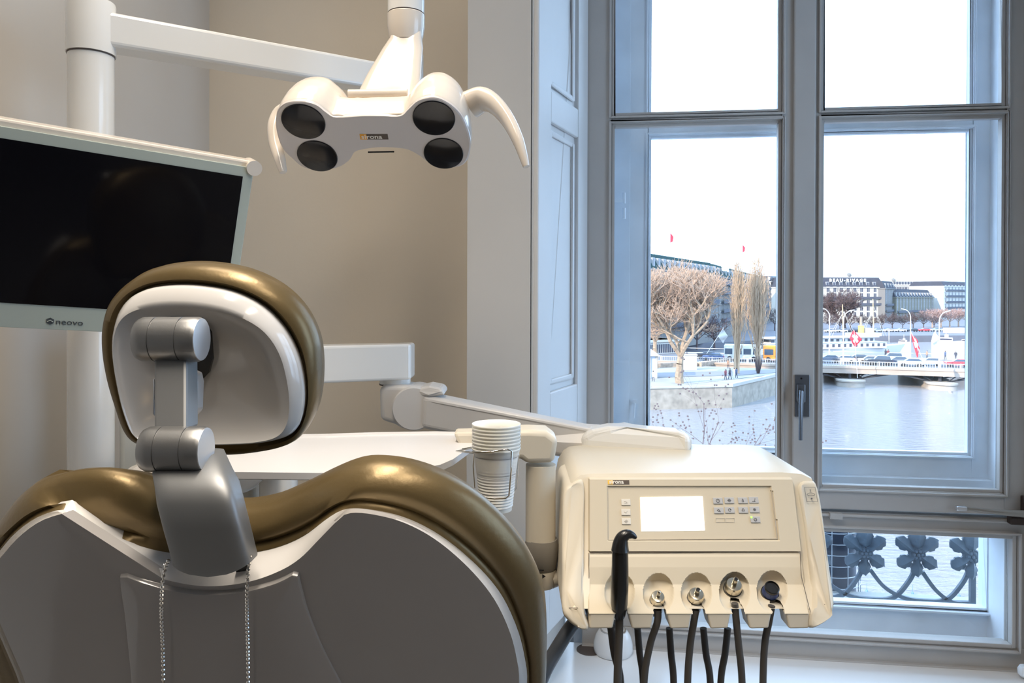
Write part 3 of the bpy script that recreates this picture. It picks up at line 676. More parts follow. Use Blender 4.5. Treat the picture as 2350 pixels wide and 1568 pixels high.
mb = MB(); a = PD(950, 938, 1.68); mb.lathe(a+CAMF*.10, [(.048, 0), (.050, .004), (.050, .100), (.047, .106), (.02, .1065)], 40, -CAMF); 
o = mb.build('pivot_disc', m_arm, arm, ang=30); o.rotation_euler.z = math.radians(0)
mb = MB(); mb.prism([PD(x, y, d) for x, y, d in ((955,893,1.675),(985,886,1.67),(1015,892,1.665),(1022,908,1.66),(985,912,1.67),(960,910,1.672))], CAMF*.09); mb.build('pivot_cap', m_arm, arm, smooth=False, bevel=.008, seg=3)
# main spring arm
front = [(968,906,1.67),(1010,914,1.66),(1350,984,1.60),(1590,1000,1.54),(1590,1040,1.54),(1300,1054,1.61),(1150,1022,1.64),(965,984,1.67)]
mb = MB(); mb.prism([PD(*q) for q in front], CAMF*.075); mb.build('spring_arm', m_arm, arm, smooth=False, bevel=.012, seg=4)
mb = MB(); mb.prism([PD(*q) for q in ((1335,1002,1.585),(1360,988,1.58),(1400,980,1.575),(1440,982,1.57),(1560,992,1.53),(1588,1003,1.525),(1588,1045,1.525),(1335,1060,1.59))], CAMF*.06); mb.build('arm_head', m_white2, arm, smooth=False, bevel=.014, seg=4)
# connection pillar down to the floor, hidden behind the chair
mb = MB(); q = PD(640, 845, 1.60); mb.tube([V((q.x, q.y, 0)), V((q.x, q.y, q.z-.04))], .04, 24); mb.build('support_column', m_white2, arm)

# ================================================================== ASSISTANT TRAY
tray = thing('assistant_tray', 'white swivel tray table on a cream pillar behind the backrest', 'tray table', CF(.05, 1.36, -1.45))
ZT = PD(700, 992, 1.42).z
def TP(px, py): return PZ(px, py, ZT)
top = [(380,1090),(860,1095),(950,1085),(1010,1075),(1040,1062),(1085,1030),(1100,1000),(1105,992),(1000,990),(860,992),(740,996),(420,1000)]
tp = [TP(x, y-8 if y > 1020 else y) for x, y in top]
mb = MB(); ct = sum(tp, V((0,0,0)))/len(tp)
mb.loft([[q - UP*.012 + (ct-q)*.02 for q in tp], [q - UP*.010 for q in tp], [q for q in tp], [q+(ct-q)*.02 for q in tp], [q+(ct-q)*.035 - UP*.004 for q in tp]], True, False)
r_ = [q+(ct-q)*.035 - UP*.004 for q in tp]; mb.add(r_, [list(range(len(r_)))]); mb.build('tray_top', m_tray, tray, ang=30)
# elbow arm to the pillar
mb = MB(); el = [(1150,990),(1215,988),(1255,990),(1281,1010),(1272,1064),(1208,1066),(1196,1056),(1150,1052)]
mb.prism([PD(x, y, 1.33) for x, y in el], CAMF*.07); mb.build('elbow', m_cream, tray, bevel=.010, seg=4)
mb = MB(); mb.prism([PD(x, y, 1.34) for x, y in ((1040,994),(1160,991),(1160,1050),(1060,1040))], CAMF*.05); mb.build('tray_bracket', m_cream, tray, smooth=False, bevel=.006)
pc = PD(1241, 1066, 1.36); pb = PD(1246, 1245, 1.36); r = .0275
mb = MB(); mb.cyl(V((pc.x, pc.y, pb.z-.02)), V((pc.x, pc.y, pc.z)), r, n=40); mb.build('pillar', m_cream, tray)
mb = MB(); z1, z2 = PD(1246, 1236, 1.36).z, PD(1246, 1306, 1.36).z
mb.lathe(V((pc.x+.002, pc.y, z2)), [(.024, 0), (.027, .004), (.030, .025), (.031, .045), (.0285, z1-z2)], 40); mb.build('sleeve', m_sleeve, tray, ang=35)
z3 = PD(1250, 1350, 1.36).z
mb = MB(); mb.lathe(V((pc.x+.002, pc.y, z3)), [(.012, 0), (.024, .004), (.026, .012), (.026, z2-z3)], 32)
mb.tube([PD(1262, 1330, 1.36), PD(1290, 1318, 1.37), PD(1340, 1300, 1.40)], .017, 16); mb.build('base_joint', m_cream, tray, ang=35)
q = PD(1247, 1323, 1.33); mb = MB(); mb.prism([q+CAMR*-.002+UP*.004, q+CAMR*.004, q+CAMR*-.002-UP*.004], -CAMF*.001); mb.build('arrow_mark', m_black, tray, smooth=False)
q = PD(1243, 1309, 1.33); mb = MB(); mb.box(q+V((-.004,-.001,-.0007)), q+V((.004,.001,.0007))); mb.build('arrow_mark', m_black, tray, smooth=False)
# wire cup holder
mb = MB(); D1, D2 = 1.115, 1.20
mb.tube([PD(1047, 1036, 1.17), PD(1084, 1028, 1.19)], .0012, 8)
mb.tube([PD(1047, 1036, 1.17), PD(1084, 1039, D1), PD(1130, 1037, D1), PD(1164, 1031, D1), PD(1174, 1036, D1), PD(1173, 1080, D1), PD(1168, 1138, D1), PD(1160, 1144, D1), PD(1135, 1145, D1), PD(1100, 1140, 1.13)], .0013, 8)
mb.tube([PD(1088, 1042, D1), PD(1086, 1070, D1), PD(1090, 1120, D1+.01)], .0012, 8)
mb.tube([PD(1060, 1030, 1.2), PD(1120, 1020, D2), PD(1189, 1022, D2), PD(1190, 1045, D2), PD(1185, 1120, D2), PD(1180, 1130, D2), PD(1165, 1133, D2-.02)], .0012, 8)
mb.tube([PD(1160, 1144, D1), PD(1168, 1133, D2-.02)], .0012, 8)
mb.build('cup_holder_wire', m_chrome, tray, ang=70)
# stack of cups
cz = PD(1139, 972, 1.155); cr0 = .0375
Hc = .098; pitch = (PD(1139, 972, 1.155).z - PD(1139, 1026, 1.155).z)/7
def cup_mesh():
    prof = [(.0245, 0), (.0248, .001)]
    for k in range(16):
        z = .006 + k*.0046; r = .0250 + (.0318-.0250)*(k/16)
        prof += [(r, z), (r+.0013, z+.0010), (r+.0013, z+.0030), (r+.0001, z+.0042)]
    prof += [(.0335, .082), (.0360, .090), (.0372, Hc-.004), (.0378, Hc-.003), (.0383, Hc-.0015), (.0378, Hc), (.0365, Hc-.001), (.0345, .086), (.0240, .003), (.001, .003)]
    return MB().lathe((0,0,0), prof, 40, cap1=False)
cup0 = None; words = ['topmost', 'second from the top', 'third from the top', 'fourth from the top', 'fifth from the top', 'sixth from the top', 'seventh from the top', 'bottom one']
for k in range(8):
    loc = V((cz.x, cz.y, cz.z - Hc - pitch*k))
    if cup0 is None: o = cup0 = cup_mesh().build('plastic_cup', m_cup, ang=50)
    else: o = cup0.copy(); COL.objects.link(o)
    o.location = loc
    tag(o, f'white plastic cup in the wire holder, {words[k]} of the nested stack', 'cup', 'plastic cups nested in the wire holder')

# ================================================================== DELIVERY UNIT
unit = thing('delivery_unit', 'cream dentist control console with lit display and instrument holders', 'dental console', CF(.31, 1.4, -.60))
PR = [(1000,1.36),(1080,1.335),(1265,1.275),(1300,1.262),(1340,1.250),(1405,1.200),(1450,1.195)]
def DU(y):
    for (a, da), (b, db) in zip(PR, PR[1:]):
        if y <= b: return da+(db-da)*(y-a)/(b-a)
    return PR[-1][1]
def U(x, y, o=0): return PD(x, y, DU(y)) + CAMF*o
Fo = [(1316,1102),(1332,1091),(1360,1088),(1590,1086),(1800,1085),(1845,1089),(1868,1100),(1878,1120),(1886,1180),(1894,1260),(1900,1330),(1902,1385),(1895,1402),(1300,1402),(1292,1385),(1291,1300),(1292,1200),(1302,1130)]
rings = []; base = [U(x, y, .004) for x, y in Fo]; cF = U(1590, 1250, 0)
mb = MB()
r0 = [q + (cF-q)*.03 for q in base]
back = []
for (x, y), q in zip(Fo, base):
    d = (q-EYE).dot(CAMF); back.append(q + CAMF*(1.585-d))
r1 = [q+CAMF*.010 for q in base]; 
r2 = [a*(.88)+b*.12 for a, b in zip(r1, back)]
cB = sum(back, V((0,0,0)))/len(back)
rin = []
for x, y in Fo: rin.append(U(min(max(x, 1354), 1834-(1263-y)*.12), min(max(y, 1099), 1400), .004))
r0 = [q + CAMF*.075 for q in rin]
mb.loft([r0, [q+CAMF*.002 for q in rin], rin, [q+(cF-q)*.008 + CAMF*.002 for q in base], r1, [a*.5+b*.5 for a, b in zip(r1, back)], [q for q in back], [q+CAMF*.015+(cB-q)*.06 for q in back], [q+CAMF*.02+(cB-q)*.2 for q in back]])
mb.build('housing', m_cream, unit, ang=45)
# side covers
def sidecover(pts, nm, seamy, px0, px1):
    pts = [(q.x, q.y) for q in catmull([V(p_) for p_ in pts], 4)]
    mb = MB(); f_ = [U(x, y, 0) for x, y in pts]; c = sum(f_, V((0,0,0)))/len(f_)
    b_ = [q + CAMF*.16 for q in f_]
    def ins(q, d):
        dx = (c-q).dot(CAMR); dz = (c-q).z
        return q + CAMR*max(-d, min(d, dx)) + UP*max(-d, min(d, dz))
    mb.loft([[ins(q, .0055)-CAMF*.0048 for q in f_], [ins(q, .0030)-CAMF*.0044 for q in f_], [ins(q, .001)-CAMF*.002 for q in f_], [q+CAMF*.003 for q in f_], b_], False, True)
    fc = [ins(q, .0055)-CAMF*.0048 for q in f_]; mb.add(fc, [list(range(len(fc)))]); o = mb.build(nm, m_cream, unit, ang=50)
    g = MB(); g.tube([U(px0, seamy, -.0045), U(px1, seamy, -.0045)], .0005, 5); g.build('seam', m_gap, o)
sidecover([(1294,1130),(1312,1112),(1340,1108),(1341,1200),(1341,1300),(1341,1400),(1352,1444),(1326,1441),(1303,1425),(1290,1397),(1289,1300),(1290,1200)], 'side_cover', 1393, 1291, 1338)
sidecover([(1834,1118),(1862,1106),(1876,1120),(1890,1200),(1901,1290),(1909,1345),(1913,1388),(1904,1412),(1884,1430),(1856,1441),(1857,1405),(1866,1390),(1858,1300),(1846,1200)], 'side_cover', 1385, 1868, 1911)
# upper control panel with recessed keyboard
def in_rect(x, y): return 1394 < x < 1786-(1240-y)*.15 and 1114 < y < 1238
mb = MB(); NX, NY = 170, 60; X0, X1, Y0, Y1 = 1350, 1838, 1096, 1265.5
vs = []; fs = []
for j in range(NY+1):
    y = Y0+(Y1-Y0)*j/NY
    for i in range(NX+1):
        xr_ = X1 - (1263-y)*.12
        x = X0+(xr_-X0)*i/NX
        o = -.0065
        if in_rect(x, y): o = -.0030
        if i in (0, NX) or j in (0, NY): o = .004
        vs.append(U(x, y, o))
for j in range(NY):
    for i in range(NX):
        a = j*(NX+1)+i; fs.append((a, a+1, a+NX+2, a+NX+1))
mb.add(vs, fs); pan = mb.build('control_panel', m_cream2, unit, ang=30)
nU = (U(1600, 1100)-U(1600, 1260)).cross(U(1700, 1180)-U(1500, 1180)).normalized()
if nU.dot(EYE-U(1590,1180)) < 0: nU = -nU
PU = U(1590, 1180, -.0032)
def up_(x, y, o=0): return PP(x, y, PU, nU) + nU*o
# frame line around the key field
mb = MB()
for a, b in (((1394,1116),(1768,1112)), ((1768,1112),(1783,1237)), ((1395,1240),(1783,1237)), ((1394,1116),(1395,1240))):
    mb.tube([up_(*a, .0015), up_(*b, .0015)], .0009, 6)
mb.build('key_field_edge', mat('panel_shadow_line', (.50,.44,.35), .5), unit)
dsp = [(1469,1142),(1612,1140),(1617,1218),(1472,1220)]
MB().prism([up_(x, y, .0003) for x, y in dsp], nU*.0008).build('display', m_disp, unit, smooth=False)
rU = (up_(1617,1180)-up_(1470,1180)).normalized(); uU = nU.cross(rU)
if uU.z < 0: uU = -uU
def key(x, y, w_, h_, m, mi, icon):
    q = up_(x, y, .0003); s = DU(y)/F; w2, h2 = w_/2*s, h_/2*s
    pts = [q+rU*(a*w2)+uU*(b*h2) for a, b in ((-1,-1),(1,-1),(1,1),(-1,1))]
    o = MB().prism(pts, nU*.0012).build('key', m, unit, smooth=False, bevel=.0008, seg=2)
    q = q+nU*.0014; mb = MB(); R_ = h2*.55
    def c_(r, n=14, a0=0, a1=2*math.pi): return [q+rU*r*math.cos(a0+(a1-a0)*k/n)+uU*r*math.sin(a0+(a1-a0)*k/n) for k in range(n+1)]
    L = lambda *p_: mb.tube([q+rU*a*R_+uU*b*R_ for a, b in p_], .0005, 5)
    if icon == 'clock': mb.tube(c_(R_), .0005, 5); L((0,.6),(0,0),(.4,0))
    elif icon == 'diamond': L((-1,0),(0,.9),(1,0),(0,-.9),(-1,0)); L((-.5,0),(.5,0))
    elif icon == 'bottle': L((-.3,.4),(-.45,-.9),(.45,-.9),(.3,.4),(-.3,.4)); L((0,.4),(0,1))
    elif icon == 'chair': L((-1,-.8),(-.3,-.8),(.5,-.6),(.9,.9)); L((.3,-.9),(.9,-.9))
    elif icon == 'swap': L((-1,-.2),(-.2,.7),(.6,0),(0,-.8),(-.6,0)); L((.5,-.4),(1,-.9))
    elif icon == 'rot': mb.tube(c_(R_*.8, 10, .5, 5.4), .0005, 5); L((.2,.1),(1,.1))
    elif icon == 'bell': L((-.8,-.6),(-.4,.5),(0,.9),(.4,.5),(.8,-.6),(-.8,-.6))
    elif icon == 'star':
        for k in range(4): a = k*math.pi/4; L((-math.cos(a)*.8,-math.sin(a)*.8),(math.cos(a)*.8,math.sin(a)*.8))
    elif icon == 'power': mb.tube(c_(R_*.8, 12, 2.2, 7.2), .0006, 5); L((0,.2),(0,1))
    elif icon == 'tick': L((-.8,.2),(0,-.6),(.9,.7))
    elif icon == 'lines': L((-.9,.5),(.8,-.1)); L((-.9,-.4),(.8,-.7))
    mb.build('symbol', mi, o)
for x, y, ic in ((1647,1150,'clock'),(1673,1149,'diamond'),(1704,1149,'bottle'),(1729,1148,'chair'),(1649,1172,'swap'),(1674,1171,'rot'),(1705,1171,'bell'),(1731,1170,'star'),(1733,1193,'power')): key(x, y, 22, 14, m_btn, m_ico, ic)
for x, y, ic in ((1436,1153,'lines'),(1436,1176,'tick'),(1437,1197,'diamond')): key(x, y, 21, 14, m_btn_f, m_ico_f, ic)
MB().lathe(up_(1724, 1188, .0005), [(.0018, 0), (.0018, .0012), (.0006, .0018)], 12, nU).build('power_light', m_led, unit)
mb = MB()
for x in (1653, 1675):
    q = [up_(x-10, 1199, .0004), up_(x+10, 1199, .0004), up_(x+10, 1190, .0004), up_(x-10, 1190, .0004)]; mb.tube(q+[q[0]], .0003, 4)
mb.build('faint_key_outline', m_ico_f, unit)
# badge
s_ = DU(1107)/F; q = PP(1395, 1112, U(1590, 1107, -.0067), nU)
mb = MB(); quad(mb, q, rU, uU, 12*s_, 9.5*s_, nU, .0005); mb.build('badge', mat('badge_yellow', (.9,.55,.08), .5), unit, smooth=False)
mb = MB(); quad(mb, q+rU*12*s_, rU, uU, 37*s_, 9.5*s_, nU, .0005); mb.build('badge', m_badge, unit, smooth=False)
text_mesh('sirona', 12*s_, q+nU*.0007+rU*3*s_+uU*1.6*s_, rU, uU, m_bwhite, 'badge_lettering', unit, bold=.02, sx=1.12)
text_mesh('TENEO'[:0] or '1875', 7*s_, PP(1752, 1106, U(1590, 1107, -.0067), nU), rU, uU, m_ico_f, 'model_lettering', unit, sx=1.0) if False else None
# round pictogram square on the right cover
q = U(1858, 1133, -.006); mb = MB(); rr = [q+rU*a*.0095+uU*b*.0125 for a, b in ((-1,-1),(1,-1),(1,1),(-1,1))]; mb.tube(rr+[rr[0]], .0004, 4)
mb.tube([q+rU*.007*math.cos(k*.5236)+uU*.0025*math.sin(k*.5236) for k in range(13)], .0004, 4); mb.ball(q-uU*.007, .0016, 4); mb.tube([q+uU*.005, q+uU*.009], .0006, 4)
mb.build('pictogram', m_ico, unit)
# lower holder panel with oval wells and slots
wells = [(1421,1358,34,46),(1510,1360,35,46),(1597,1360,35,47),(1684,1358,35,47),(1770,1355,35,47)]
slots = [(1412,1440),(1500,1528),(1587,1620),(1676,1710),(1769,1800)]
mb = MB(); NX, NY = 300, 90; X0, X1, Y0, Y1 = 1350, 1836, 1266.5, 1407
vs = []; fs = []; dele = set()
for j in range(NY+1):
    y = Y0+(Y1-Y0)*j/NY
    for i in range(NX+1):
        x = X0+((X1+(y-1268)*.13)-X0)*i/NX; o = -.0045
        if y < 1276: o += .002*(1276-y)/8
        for cx, cy, a, b in wells:
            r2 = ((x-cx)/a)**2+((y-cy)/b)**2
            if r2 < 1: o += .030*(1-r2)**.5*max(0.25, min(1, .45+(y-cy+b)/(2*b)))
        if i in (0, NX) or j == 0: o = .004
        vs.append(U(x, y, o))
def slot_at(x, y):
    for (a, b), wl in zip(slots, wells):
        m_ = (a+b)/2 + (wl[0]-(a+b)/2)*.5
        if y > 1384 and abs(x-(a+b)/2) < 9+(y-1384)*.25: return True
    return False
for j in range(NY):
    y = Y0+(Y1-Y0)*(j+.5)/NY
    for i in range(NX):
        x = X0+((X1+(y-1268)*.13)-X0)*(i+.5)/NX
        if slot_at(x, y): continue
        a = j*(NX+1)+i; fs.append((a, a+1, a+NX+2, a+NX+1))
mb.add(vs, fs); o = mb.build('holder_panel', m_cream2, unit, ang=60)
# rail blocks between the slots, narrower below
ed = [1352]+[v for ab in slots for v in ab]+[1856]
mb = MB()
for k in range(0, len(ed), 2):
    a, b = ed[k], ed[k+1]; la = 0 if k == 0 else 10; lb = 0 if k == len(ed)-2 else 6
    top_ = [U(a, 1404, -.0045), U(b, 1404, -.0045), U(b, 1404, .03), U(a, 1404, .03)]
    bot_ = [U(a+la, 1443, -.002), U(b-lb, 1442, -.002), U(b-lb, 1442, .035), U(a+la, 1443, .035)]
    mb.hexa(bot_+top_)
mb.build('holder_rail', m_cream, unit, smooth=False, bevel=.003, seg=3)
# seams
mb = MB(); mb.tube([U(1352, 1267, -.0050), U(1600, 1265, -.0050), U(1833, 1262, -.0050)], .0004, 5)
mb.tube([U(1351, 1267, -.0055), U(1351, 1340, -.0055), U(1351, 1440, -.004)], .0005, 5); mb.tube([U(1833, 1262, -.0055), U(1836, 1320, -.0055), U(1856, 1400, -.0055), U(1857, 1440, -.003)], .0005, 5)
mb.build('seam', m_gap, unit)
# bottom of the console closing the wells
MB().prism([U(1352, 1385, .032), U(1856, 1385, .032), U(1856, 1402, .04), U(1352, 1402, .04)], CAMF*.02).build('holder_floor', m_cream, unit, smooth=False)

# instruments -------------------------------------------------------
def hose(parent, front, back, m=m_hose, r=.0058):
    P = [U(*front[0], .006), U(*front[1], .006)] ; P = [PD(x, y, 1.215) for x, y in front]
    low = (PD(front[-1][0], 1568, 1.215)+PD(back[-1][0], 1568, 1.27))/2; low = V((low.x, low.y, low.z-.32))
    Q = [PD(x, y, 1.27) for x, y in back]
    a = PD(front[-1][0], front[-1][1], 1.215)+V((0,0,-.12)); b = PD(back[-1][0], back[-1][1], 1.27)+V((0,0,-.12))
    pts = catmull(P+[a, (a+low)/2+(a-b)*.1-UP*.03, low, (b+low)/2-(a-b)*.1-UP*.03, b]+Q[::-1], 6, False)
    MB().tube(pts, r, 14).build('hose', m, parent, ang=80)
INS = 'instruments resting in the console holders'
def inst(label, x, y): return thing('dental_handpiece', label, 'dental instrument', U(x, y, 0), 0, INS)
# syringe with curved tip
t = inst('black air-water syringe with a hooked tip, leftmost in the console', 1423, 1380)
mb = MB(); P = [(1421,1412,1.215),(1421,1385,1.20),(1422,1340,1.185),(1423,1300,1.18),(1423,1262,1.178)]
mb.tube([PD(*q) for q in P], [.010, .0138, .0142, .0132, .0128], 24); mb.build('handle', m_black, t, ang=60)
mb = MB(); P = catmull([PD(*q) for q in ((1423,1264,1.178),(1424,1248,1.178),(1429,1234,1.178),(1440,1227,1.178),(1452,1229,1.178),(1460,1236,1.178))], 5, False); n = len(P)
mb.tube(P, [.0125*(1-i/(n-1))**.75+.0018 for i in range(n)], 18); mb.build('tip', m_black, t, ang=80)
hose(t, [(1421,1400),(1421,1450),(1417,1568)], [(1402,1440),(1410,1500),(1424,1568)], r=.0066)
def coupling(label, x, y, r, kind, front, back, tipdy):
    t = inst(label, x, y)
    ax = (UP*.78 - CAMF*.62).normalized(); c = U(x, y, .010)
    mb = MB(); mb.lathe(c-ax*.030, [(r*.55, -.012), (r*1.05, 0), (r*1.12, .015), (r*1.08, .030)], 28, ax); mb.build('cup_grip', m_black, t, ang=50)
    if kind == 'blue':
        MB().lathe(c-ax*.004, [(r*.98, -.012), (r*1.0, 0), (r*.92, .016)], 28, ax).build('sleeve', m_blue, t, ang=50)
        mb = MB(); mb.lathe(c+ax*.010, [(r*.90, 0), (r*.90, .006), (r*.80, .007), (r*.75, .004), (.0005, .004)], 28, ax); mb.build('socket', m_black, t, ang=40)
    else:
        MB().lathe(c, [(r*1.02, 0), (r*.98, .010), (r*.86, .013), (r*.60, .0135)], 28, ax).build('ring', mat('nickel', (.62,.56,.45), .18, metal=1.0), t, ang=40)
        rr = .0042 if kind == 'open' else .0030
        mb = MB(); mb.lathe(c+ax*.010, [(rr*1.2, 0), (rr, .004), (rr, tipdy-.001), (rr*.75, tipdy)], 18, ax); o = mb.build('spigot', mat('nickel', (.62,.56,.45), .18), t, ang=40)
        if kind == 'open': MB().lathe(c+ax*(.010+tipdy), [(rr*.74, 0), (rr*.7, .0005)], 16, ax).build('bore', m_black, o)
        else: MB().ball(c+ax*(.011+tipdy), rr*1.15, 6).build('spigot_tip', mat('nickel', (.62,.56,.45), .18), o)
    hose(t, front, back)
coupling('brass-ringed coupling with ball-ended pin, second holder from left', 1511, 1384, .0115, 'pin', [(1510,1400),(1508,1430),(1492,1480),(1478,1568)], [(1463,1442),(1468,1500),(1476,1568)], .014)
coupling('metal coupling with open tube, in the middle holder of the console', 1600, 1378, .0128, 'open', [(1597,1400),(1592,1430),(1584,1480),(1578,1568)], [(1536,1442),(1540,1500),(1546,1568)], .016)
coupling('taller metal coupling with open tube standing highest, fourth holder', 1686, 1356, .0140, 'open', [(1686,1385),(1690,1430),(1695,1480),(1703,1568)], [(1670,1442),(1664,1500),(1654,1568)], .019)
coupling('blue-sleeved black socket in the rightmost holder of the console', 1772, 1366, .0135, 'blue', [(1771,1390),(1764,1430),(1755,1480),(1751,1568)], [(1614,1442),(1620,1500),(1630,1568)], .01)
# thick umbilical hose left of the console
P = catmull([PD(*q) for q in ((1345,1400,1.36),(1310,1440,1.33),(1275,1495,1.28),(1245,1550,1.22),(1215,1640,1.15),(1190,1800,1.1))], 6, False)
tag(MB().tube(P, .0125, 20).build('umbilical_hose', mat('dark_blue_hose', (.03,.035,.045), .4), ang=80), 'thick dark hose slanting down from the left underside of the console', 'hose')

# ================================================================== BENCH OBJECTS
q = PZ(1407, 1497, BEN)
bw = thing('speaker_dome', 'small white domed pot with open glossy top on the bench behind the hoses', 'pot', q)
mb = MB(); mb.lathe(q, [(.056, 0), (.060, .003), (.062, .015), (.061, .032), (.055, .052), (.047, .066), (.040, .072)], 40); mb.build('body', mat('pot_white', (.82,.82,.82), .2), bw, ang=50)
mb = MB(); mb.lathe(q+V((0,0,.070)), [(.041, 0), (.041, .004), (.037, .005), (.034, -.01), (.02, -.014), (.001, -.014)], 40); mb.build('rim', m_chrome, bw, ang=50)
mb = MB(); mb.tube([q+V((.0,0,.05)), q+V((-.002,0,.10))], .009, 12); mb.build('stem', m_black, bw)
q = PZ(1352, 1492, BEN); mb = MB(); mb.lathe(q, [(.040, 0), (.040, .0015), (.036, .002)], 32); tag(mb.build('cable_grommet', m_gap), 'flat dark oval cable hole cover on the bench left of the white pot', 'cable grommet')
q = PY(2352, 1545, YW-.05); mb = MB(); mb.lathe(q-V((0,0,.01)), [(.012, 0), (.018, .006), (.019, .02), (.014, .03)], 24, ); tag(mb.build('knob', m_wood_o), 'white rounded knob cut by the right edge above the bench', 'knob')

# ================================================================== BALCONY RAILING outside the lower pane
YR = 2.95
rail = thing('balcony_railing', 'blue-grey cast iron balcony railing with leaf rosettes outside the lower pane', 'railing', PY(2070, 1385, YR))
def RP(px, py, dy=0): return PY(px, py, YR+dy)
def bar(pts, w_, nm, th_=.012):
    P = catmull([RP(x, y) for x, y in pts], 8, False); mb = MB()
    L, Rr = [], []
    for i, q in enumerate(P):
        t = (P[min(i+1, len(P)-1)]-P[max(i-1, 0)]).normalized(); nrm = V((-t.z, 0, t.x)); L.append(q+nrm*w_/2); Rr.append(q-nrm*w_/2)
    for i in range(len(P)-1):
        a, b, c, d = L[i], L[i+1], Rr[i+1], Rr[i]; e = V((0, th_, 0))
        mb.hexa([a, b, c, d, a+e, b+e, c+e, d+e])
    return mb.build(nm, m_iron, rail, smooth=False)
# arcs between rosettes (a repeating pattern continued either side)
px_r = [1625, 1742, 1865, 1985, 2104, 2228]
for i, cx in enumerate([1742, 1862, 1985, 2104]):
    yo = (cx-1985)*.035
    bar([(cx+14, 1310+yo), (cx+45, 1348+yo), (cx+90, 1373+yo), (cx+140, 1381+yo), (cx+190, 1375+yo+(2 if cx < 2000 else 2)), (cx+225, 1340+yo), (cx+241, 1308+yo)] if cx < 2050 else [(cx+14, 1310+yo), (cx+45, 1352+yo), (cx+80, 1378+yo), (cx+118, 1384+yo)], .014, 'scroll_bar')
bar([(2234, 1180), (2234, 1250), (2234, 1388)], .018, 'end_post', .018)
mb = MB(); a, b = RP(1500, 1372), RP(2240, 1389); mb.hexa([a, b, b+V((0,.02,0)), a+V((0,.02,0)), a+V((0,0,.010)), b+V((0,0,.010)), b+V((0,.02,.010)), a+V((0,.02,.010))]); 
# (bottom rail sits behind the sash, partly hidden)
z_r = RP(2100, 1150).z
mb.box((RP(1400, 1150).x, YR-.01, z_r-.02), (RP(2245, 1150).x, YR+.03, z_r+.012)); mb.build('horizontal_rail', m_iron, rail, smooth=False, bevel=.003)
def leaf(mb, c, ang, L, w_):
    d = V((math.cos(ang), 0, math.sin(ang))); s = V((-math.sin(ang), 0, math.cos(ang)))
    pr = [(0,.10),(.15,.30),(.30,.52),(.40,.50),(.45,.72),(.62,.95),(.70,.78),(.82,.85),(.93,.45),(1.0,0)]
    top_ = [c+d*L*t+s*w_*h_ for t, h_ in pr]; bot_ = [c+d*L*t-s*w_*h_ for t, h_ in pr]; mid = [c+d*L*t+V((0,-.010-.010*math.sin(math.pi*t),0)) for t, h_ in pr]
    n = len(pr)
    for i in range(n-1):
        mb.add([top_[i], top_[i+1], mid[i+1], mid[i]], [(0,1,2,3)]); mb.add([mid[i], mid[i+1], bot_[i+1], bot_[i]], [(0,1,2,3)])
    back_ = top_+bot_[::-1]; mb.prism([q+V((0,.001,0)) for q in back_], V((0,.008,0)))
for cx, cy in ((1862,1265),(1985,1269),(2105,1272),(2230,1277)):
    c = RP(cx, cy, -.010); mb = MB(); S_ = YR/F
    for k, (an, L) in enumerate(((38,.098),(142,.098),(-35,.088),(-145,.088))):
        if cx > 2200 and abs(an) < 90: continue
        leaf(mb, c+V((0,0,0)), math.radians(an), L*.95, .028)
    leaf(mb, c, math.radians(-90), .085, .024); leaf(mb, c+V((0,0,.13)), math.radians(-90), .11, .034)
    mb.lathe(c+V((0,.01,0)), [(.030, 0), (.030, .012), (.026, .018), (.022, .016), (.018, .018), (.001, .02)], 24, (0,-1,0))
    for k in range(6):
        a = k*math.pi/3; mb.ball(c+V((.013*math.cos(a), -.008, .013*math.sin(a))), .0075, 5)
    mb.ball(c+V((0,-.012,0)), .007, 5)
    mb.build('rosette', m_iron, rail, ang=50)
# stone ledge the railing stands on
mb = MB(); zl = RP(2240, 1392).z; mb.box((-1.2, YO+.065, zl-.12), (2.2, YR+.12, zl-.012)); struct('trim_4', mb, mat('ledge_stone', (.45,.44,.42), .8, var=.1), smooth=False)
# dark caged fan casing at left of the rosettes
cg = thing('wire_cage', 'dark cylinder inside a pale wire cage behind the railing, by the console', 'wire cage', RP(1930, 1375, .25))
c = PY(1900, 1375, YR+.22); hh = PY(1900, 1180, YR+.22).z - c.z
mb = MB(); mb.lathe(c, [(.105, 0), (.105, hh+.05)], 40); mb.build('dark_cylinder', mat('dark_blue_plastic', (.015,.03,.06), .4), cg)
mb = MB()
for k in range(9):
    z = c.z + (hh)*k/8
    mb.tube([V((c.x+.122*math.cos(a*math.pi/16), c.y+.122*math.sin(a*math.pi/16), z)) for a in range(33)], .0018, 5)
for k in range(12):
    a = k*math.pi/6+.35; mb.tube([V((c.x+.122*math.cos(a), c.y+.122*math.sin(a), c.z)), V((c.x+.122*math.cos(a), c.y+.122*math.sin(a), c.z+hh+.03))], .002, 5)
mb.build('wire_mesh', m_wire, cg)


